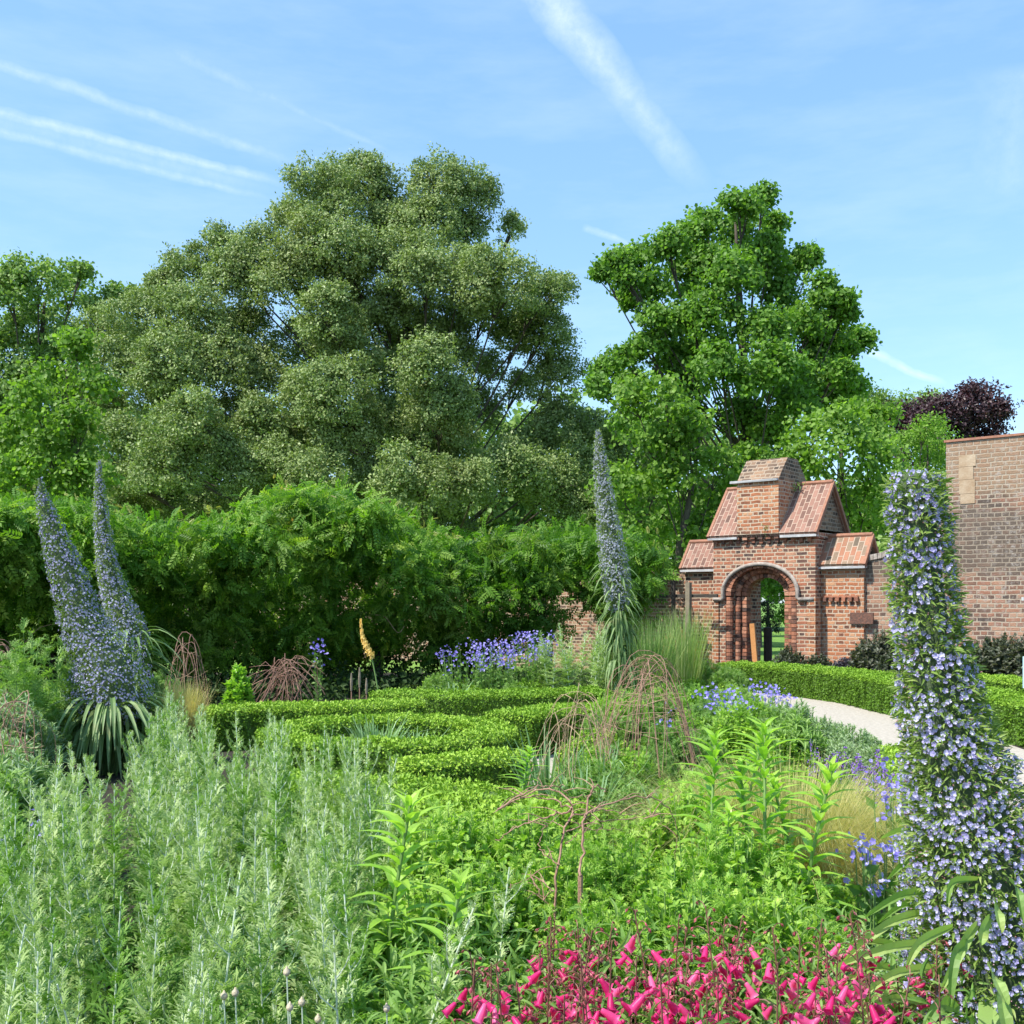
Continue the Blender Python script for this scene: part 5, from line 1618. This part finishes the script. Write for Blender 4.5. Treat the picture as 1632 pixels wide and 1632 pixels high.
# ------------------------------------------------------------------ flowers on clumps
def flowerclump(name, label, px, Y, r, h, nstem, fper, fs, mat, group=None, spike=False, zlo=.6):
    root = thing(name, label, 'flower', (gx(px, Y), Y, 0), 0, group)
    st = MB(); fl = MB(); lf = MB()
    for i in range(nstem):
        a = rng.uniform(0, 6.28); q = math.sqrt(rng.random()) * r
        tip = np.array([q * math.cos(a), q * math.sin(a), h * rng.uniform(.72, 1.05)])
        P = smoothpath([(tip[0] * .5, tip[1] * .5, 0), tip * (.8, .8, .55), tip], 8)
        st.tube(P, np.linspace(.004, .002, 8), 4)
        if spike:
            t = rng.uniform(zlo, 1, fper)
            pos = np.stack([np.interp(t * 7, range(8), P[:, k]) for k in range(3)], 1) + rng.normal(0, fs * .5, (fper, 3))
            fl.scatter(T_BLOB, pos, rdir(fper), rdir(fper), fs * rng.uniform(.7, 1.4, fper))
        else:
            pos = tip + rng.normal(0, fs * 2.2, (fper, 3))
            fl.scatter(T_FLAT, pos, rdir(fper) + [0, -.5, .9], rdir(fper), fs * rng.uniform(.7, 1.2, fper))
        k = 10
        t = rng.uniform(.15, .8, k)
        pos = np.stack([np.interp(t * 7, range(8), P[:, j]) for j in range(3)], 1)
        lf.scatter(T_LEAF, pos, rdir(k) + [0, 0, .4], rdir(k), .06 * rng.uniform(.6, 1.3, k))
    st.build('stems', M['grnstem'], root); lf.build('foliage', M['herb'], root)
    tag(fl.build('flowers', mat, root), kind='stuff')
    return root


flowerclump('blue_flower_clump', 'small violet blue flower clump left end behind the long back hedge', 735, 15.2, .38, .92, 26, 4, .018, M['blueflow'])
flowerclump('blue_flower_clump', 'violet blue flower clump in the centre behind the long back hedge', 790, 15.4, .42, .98, 60, 5, .018, M['blueflow'])
flowerclump('blue_flower_clump', 'dense violet blue flowers beside the silver stems of the far border', 845, 15.6, .40, 1.08, 75, 5, .018, M['blueflow'])
flowerclump('blue_flower_clump', 'tiny violet blue flowers far left of the foxtail lily', 508, 15.2, .08, .98, 8, 5, .022, M['blueflow'])
flowerclump('blue_flower_clump', 'loose blue flowers right of the twig dome', 1160, 10.8, .32, .66, 40, 5, .018, M['blueflow'])
flowerclump('blue_flower_clump', 'loose blue flowers before the hedge end at the path', 1225, 11.6, .30, .66, 34, 5, .018, M['blueflow'])
flowerclump('blue_flower_clump', 'few violet blue flowers inside the twig dome', 1063, 9.0, .05, .74, 4, 4, .014, M['blueflow'])
flowerclump('salvia_clump', 'purple salvia spikes at the right of the blonde grass', 1370, 7.0, .22, .60, 34, 26, .013, M['salvia'], spike=True)
flowerclump('salvia_clump', 'purple salvia spikes by the low yellow green hedge', 1410, 6.6, .20, .58, 30, 26, .013, M['salvia'], spike=True)
flowerclump('salvia_clump', 'faint purple spikes above the blonde grass', 1310, 7.2, .16, .66, 10, 22, .011, M['salvia'], spike=True)
flowerclump('blue_flower_clump', 'deep blue flowers between the blonde grass and the large flower tower', 1395, 4.0, .10, .68, 16, 6, .012, M['blueflow'])
flowerclump('blue_flower_clump', 'blue flowers on dark stems under the purple salvia', 1425, 4.6, .12, .86, 9, 7, .013, M['blueflow'])
flowerclump('blue_flower_clump', 'blue flowers at the left edge in the front drift', 12, 4.3, .06, .68, 4, 4, .016, M['blueflow'])
flowerclump('blue_flower_clump', 'single violet blue flower left in the silver drift', 78, 4.9, .02, .66, 3, 3, .016, M['blueflow'])

# ---- penstemons
def penstemon(seed):
    root = thing('penstemon', 'x', 'flower')
    P = smoothpath([(0, 0, 0), (rng.normal(0, .02), 0, .4), (rng.normal(0, .04), rng.normal(0, .03), .78)], 12)
    st = MB(); st.tube(P, np.linspace(.0035, .0015, 12), 5)
    lf = MB(); bd = MB(); cx = MB()
    flist = []
    for i in range(26):
        t = .50 + .5 * (i / 26) + rng.uniform(-.01, .01)
        p = np.array([np.interp(t * 11, range(12), P[:, k]) for k in range(3)])
        a = i * 2.4
        L = rng.uniform(.025, .055) * (1.25 - .7 * (t - .5) * 2)
        e = p + np.array([math.cos(a) * L, math.sin(a) * L, .012])
        st.tube(smoothpath([p, (p + e) / 2 + [0, 0, .008], e], 4), .0012, 3)
        d = unit(np.array([math.cos(a) * .7, math.sin(a) * .7, -.75 + rng.normal(0, .3)]))
        if t < .88 and rng.random() < .66:
            flist.append((e, d, rng.uniform(.027, .038)))
        else:
            s = rng.uniform(.010, .020) if t < .85 else rng.uniform(.006, .011)
            bd.scatter(T_BLOB, [e + d * s * .5], [d], [0, 0, 1], [[s * .75, s * 1.5, s * .75]])
        cx.scatter(T_LEAF, np.repeat([e], 3, 0), unit(d + rdir(3) * .5), rdir(3), .010)
    n = 26
    t = rng.uniform(.1, .75, n)
    pos = np.stack([np.interp(t * 11, range(12), P[:, k]) for k in range(3)], 1)
    an = rng.uniform(0, 6.28, n)
    lf.scatter(T_LANCE, pos, np.stack([np.cos(an), np.sin(an), np.full(n, .5)], 1), [0, 0, 1], rng.uniform(.04, .09, n))
    st.build('stem', M['redstem'], root); lf.build('foliage', M['herb'], root)
    bd.build('buds', M['pinkbud'], root); cx.build('calyces', M['calyx'], root)
    for (e, d, s) in flist:
        mb = MB(); mb.scatter(T_BELL, [(0, 0, 0)], [d], [0.2, .3, 1], [s]); f = mb.build('flower', M['pink'], root, smooth=True, loc=tuple(e))
    return root


PEN = Proto([penstemon(i) for i in range(6)])
pp = []
for i in range(112):
    Y = rng.uniform(2.12, 2.9)
    px = rng.uniform(690, 1500)
    if px < 850 and rng.random() < .6: continue
    if px > 1330 and rng.random() < .6: continue
    if 1080 < px < 1330 and rng.random() < .3: continue
    pp.append((px, Y))
for (px, Y) in pp:
    # front row lower so that heads sit between y 1500 and the frame edge
    top = 1462 + rng.uniform(-15, 105) + (40 if px < 740 else 0)
    h = EYE + (HOR - top) / 1700 * Y
    PEN.place((gx(px, Y), Y, 0), rng.uniform(0, 6), (1, 1, 1) if h <= 0 else (1.0, 1.0, float(np.clip(h / .78, .80, 1.14))), ('tall ' if h > .86 else '') + 'magenta pink bell flower stem ' + ('at the left end by the broad leaves' if px < 860 else 'left of centre along the front edge' if px < 1050 else 'in the dense middle of the front edge' if px < 1280 else 'at the right end below the large flower tower'), 'pink bell flowers along the front edge', tilt=(rng.normal(0, .07), rng.normal(0, .09)))
# low leaves around the penstemons
mb = MB(); n = 6500
Y = rng.uniform(2.1, 3.1, n); px = rng.uniform(620, 1560, n)
mb.scatter(T_LANCE, np.stack([gx(px, Y), Y, rng.uniform(.1, .72, n)], 1), rdir(n) + [0, 0, .5], rdir(n) + [0, 0, 1], rng.uniform(.03, .075, n))
tag(mb.build('penstemon_leaves', M['herb']), 'mass of small narrow leaves below the pink bell flowers', 'foliage', kind='stuff')

# seed heads
for (px, py, Y) in [(357, 1588, 2.3), (375, 1583, 2.3), (457, 1550, 2.3), (462, 1606, 2.25), (481, 1598, 2.3), (616, 1608, 2.3), (507, 1625, 2.3)]:
    p = at(px, py, Y)
    o = thing('seed_head', 'round pale brown seed head on a thin stalk low at the front', 'seed head', (p[0], p[1], 0), 0, 'seed heads at the front')
    mb = MB(); mb.tube(smoothpath([(.02, 0, 0), (.01, .01, p[2] * .5), (0, 0, p[2])], 6), .0016, 5); mb.build('stalk', M['artstem'], o)
    mb = MB()
    prof = [(.002, -.008), (.006, -.005), (.008, 0), (.007, .005), (.003, .009), (.0015, .013)]
    mb.tube([(0, 0, p[2] + z) for _, z in prof], [r for r, _ in prof], 10); mb.build('pod', M['seed'], o, smooth=True)

# ------------------------------------------------------------------ twig supports
def arc(mb, a, b, h, r=.005, wob=.05, lean=(0, 0), sides=5):
    a, b = np.array(a, float), np.array(b, float)
    pts = [a, a * .85 + b * .15 + [lean[0] * .3, lean[1] * .3, h * .62], a * .55 + b * .45 + [lean[0], lean[1], h], a * .2 + b * .8 + [lean[0] * .5, lean[1] * .5, h * .72], b]
    pts = [np.array(p) + rng.normal(0, wob, 3) * (1, 1, .6 if 0 < i < 4 else 0) for i, p in enumerate(pts)]
    mb.tube(smoothpath(pts, 18), np.linspace(r, r * .45, 18), sides)


def dome(label, px, Y, r, h, narc, mat='twig', legs=6, extra=20, rr=.006):
    root = thing('twig_support', label, 'plant support', (gx(px, Y), Y, 0))
    mb = MB()
    for i in range(legs):
        a = 2 * PI * i / legs + rng.uniform(-.3, .3); b = a + PI + rng.uniform(-.5, .5)
        for q in range(max(1, narc // legs)):
            j = rng.normal(0, .03, 2)
            arc(mb, (r * math.cos(a) + j[0], r * math.sin(a) + j[1], 0), (r * math.cos(b) * .9, r * math.sin(b) * .9, h * rng.uniform(.0, .5)), h * rng.uniform(.85, 1.02), rr * rng.uniform(.5, 1.2))
    mb.build('hoops', M[mat], root)
    mb = MB()
    for i in range(extra):
        a = rng.uniform(0, 6.28); z = h * rng.uniform(.55, 1.0); q = r * math.sqrt(max(.05, 1 - (z / h) ** 2 * .9)) * 1.05
        b = a + rng.uniform(.6, 2.2)
        p0 = np.array([q * math.cos(a), q * math.sin(a), z]); p1 = np.array([q * math.cos(b), q * math.sin(b), z + rng.uniform(-.15, .15)])
        mb.tube(smoothpath([p0, (p0 + p1) / 2 * (1.15, 1.15, 1) + rng.normal(0, .03, 3), p1], 8), rr * .4, 4)
    mb.build('woven_twigs', M['twigpale' if mat == 'twig' else 'twig'], root)
    return root


dome('large woven twig dome in the centre of the garden', 1035, 8.2, .46, 1.03, 28, legs=7, extra=34, rr=.004)
dome('smaller woven twig dome left of the large one', 925, 7.6, .34, .80, 18, 'twigpale', legs=6, extra=14, rr=.0036)
tb_ = thing('twig_bundle', 'tangled heap of reddish twigs behind the left knot hedge', 'twigs', (gx(455, 14.4), 14.4, 0))
mb = MB()
for i in range(40):
    a = rng.uniform(0, 6.28); q = rng.uniform(.15, .62)
    p0 = np.array([q * math.cos(a), q * math.sin(a) * .5, rng.uniform(.1, .45)])
    b = a + PI + rng.normal(0, .7); q2 = rng.uniform(.1, .6)
    p1 = np.array([q2 * math.cos(b), q2 * math.sin(b) * .5, rng.uniform(.15, .75)])
    md = (p0 + p1) / 2; md[2] = rng.uniform(.55, .88)
    mb.tube(smoothpath([p0, md + rng.normal(0, .06, 3), p1], 9), np.linspace(.0065, .002, 9), 4)
tag(mb.build('twigs', M['twig'], tb_), kind='stuff')
dome('thin twig hoops behind the small feather grass', 300, 13.6, .30, 1.08, 10, legs=5, extra=8, rr=.006)
dome('leggy twig support at the left edge of the bed', 28, 7.0, .22, .86, 12, legs=5, extra=10, rr=.0045)
dome('low twig tangle at the far left edge', 2, 13.0, .3, 1.05, 12, legs=5, extra=12, rr=.007)
tw = thing('twig_support', 'arching brown twig branches above the yellow green mounds', 'plant support', (gx(915, 3.6), 3.6, 0))
bb = np.array([gx(915, 3.6), 3.6, 0])
mb = MB()
for (pts_, r_, Yv0) in [([(882, 1480), (888, 1400), (895, 1335), (912, 1290), (890, 1262), (850, 1262), (790, 1292)], .0062, 4.2), ([(925, 1395), (930, 1340), (938, 1270), (950, 1252), (965, 1262)], .0062, 4.1),
                       ([(912, 1290), (880, 1300), (830, 1315), (790, 1340)], .005, 4.2), ([(912, 1288), (870, 1272), (830, 1272), (785, 1296)], .004, 4.25), ([(905, 1300), (950, 1290), (1000, 1272), (1045, 1275), (1072, 1300), (1078, 1350), (1070, 1385)], .0042, 4.3),
                       ([(895, 1330), (940, 1310), (1000, 1305), (1060, 1300)], .0032, 4.3), ([(890, 1380), (860, 1350), (870, 1320), (890, 1300)], .003, 4.25), ([(930, 1300), (960, 1290), (1010, 1300), (1055, 1295)], .003, 4.15),
                       ([(795, 1290), (840, 1262), (880, 1252), (915, 1270), (950, 1262)], .004, 4.3), ([(885, 1460), (860, 1420), (845, 1390)], .003, 4.2), ([(900, 1345), (930, 1325), (990, 1320)], .0025, 4.2), ([(880, 1420), (850, 1400), (810, 1415)], .003, 4.1)]:
    TP = smoothpath([at(a, b, Yv0 - .6 + .05 * i) - bb for i, (a, b) in enumerate(pts_)], 24) + rng.normal(0, .0035, (24, 3))
    mb.tube(TP, np.linspace(r_, r_ * .4, 24) * .8, 6)
    for q in range(5):
        i0 = int(rng.integers(3, 22)); dd = rdir(1)[0] * rng.uniform(.05, .16); dd[2] = abs(dd[2]) * .4
        mb.tube(smoothpath([TP[i0], TP[i0] + dd * .5 + [0, 0, .01], TP[i0] + dd], 5), [.0022, .0018, .0015, .001, .0006], 4)
mb.tube([(at(882, 1480, 3.6) - bb), (at(882, 1480, 3.6) - bb) * (1, 1, 0)], .009, 6)
mb.tube([(at(925, 1395, 3.5) - bb), (at(925, 1395, 3.5) - bb) * (1, 1, 0)], .009, 6)
mb.build('branches', M['twig'], tw)
# remove prototypes that were never placed
for pr in (ART, FEV, HERB, FINE, SAGE, LIME, SHR, LAN, PEN):
    for i, u in enumerate(pr.used):
        if not u:
            for k in KIDS.get(pr.roots[i].name, []): bpy.data.objects.remove(k)
            bpy.data.objects.remove(pr.roots[i])
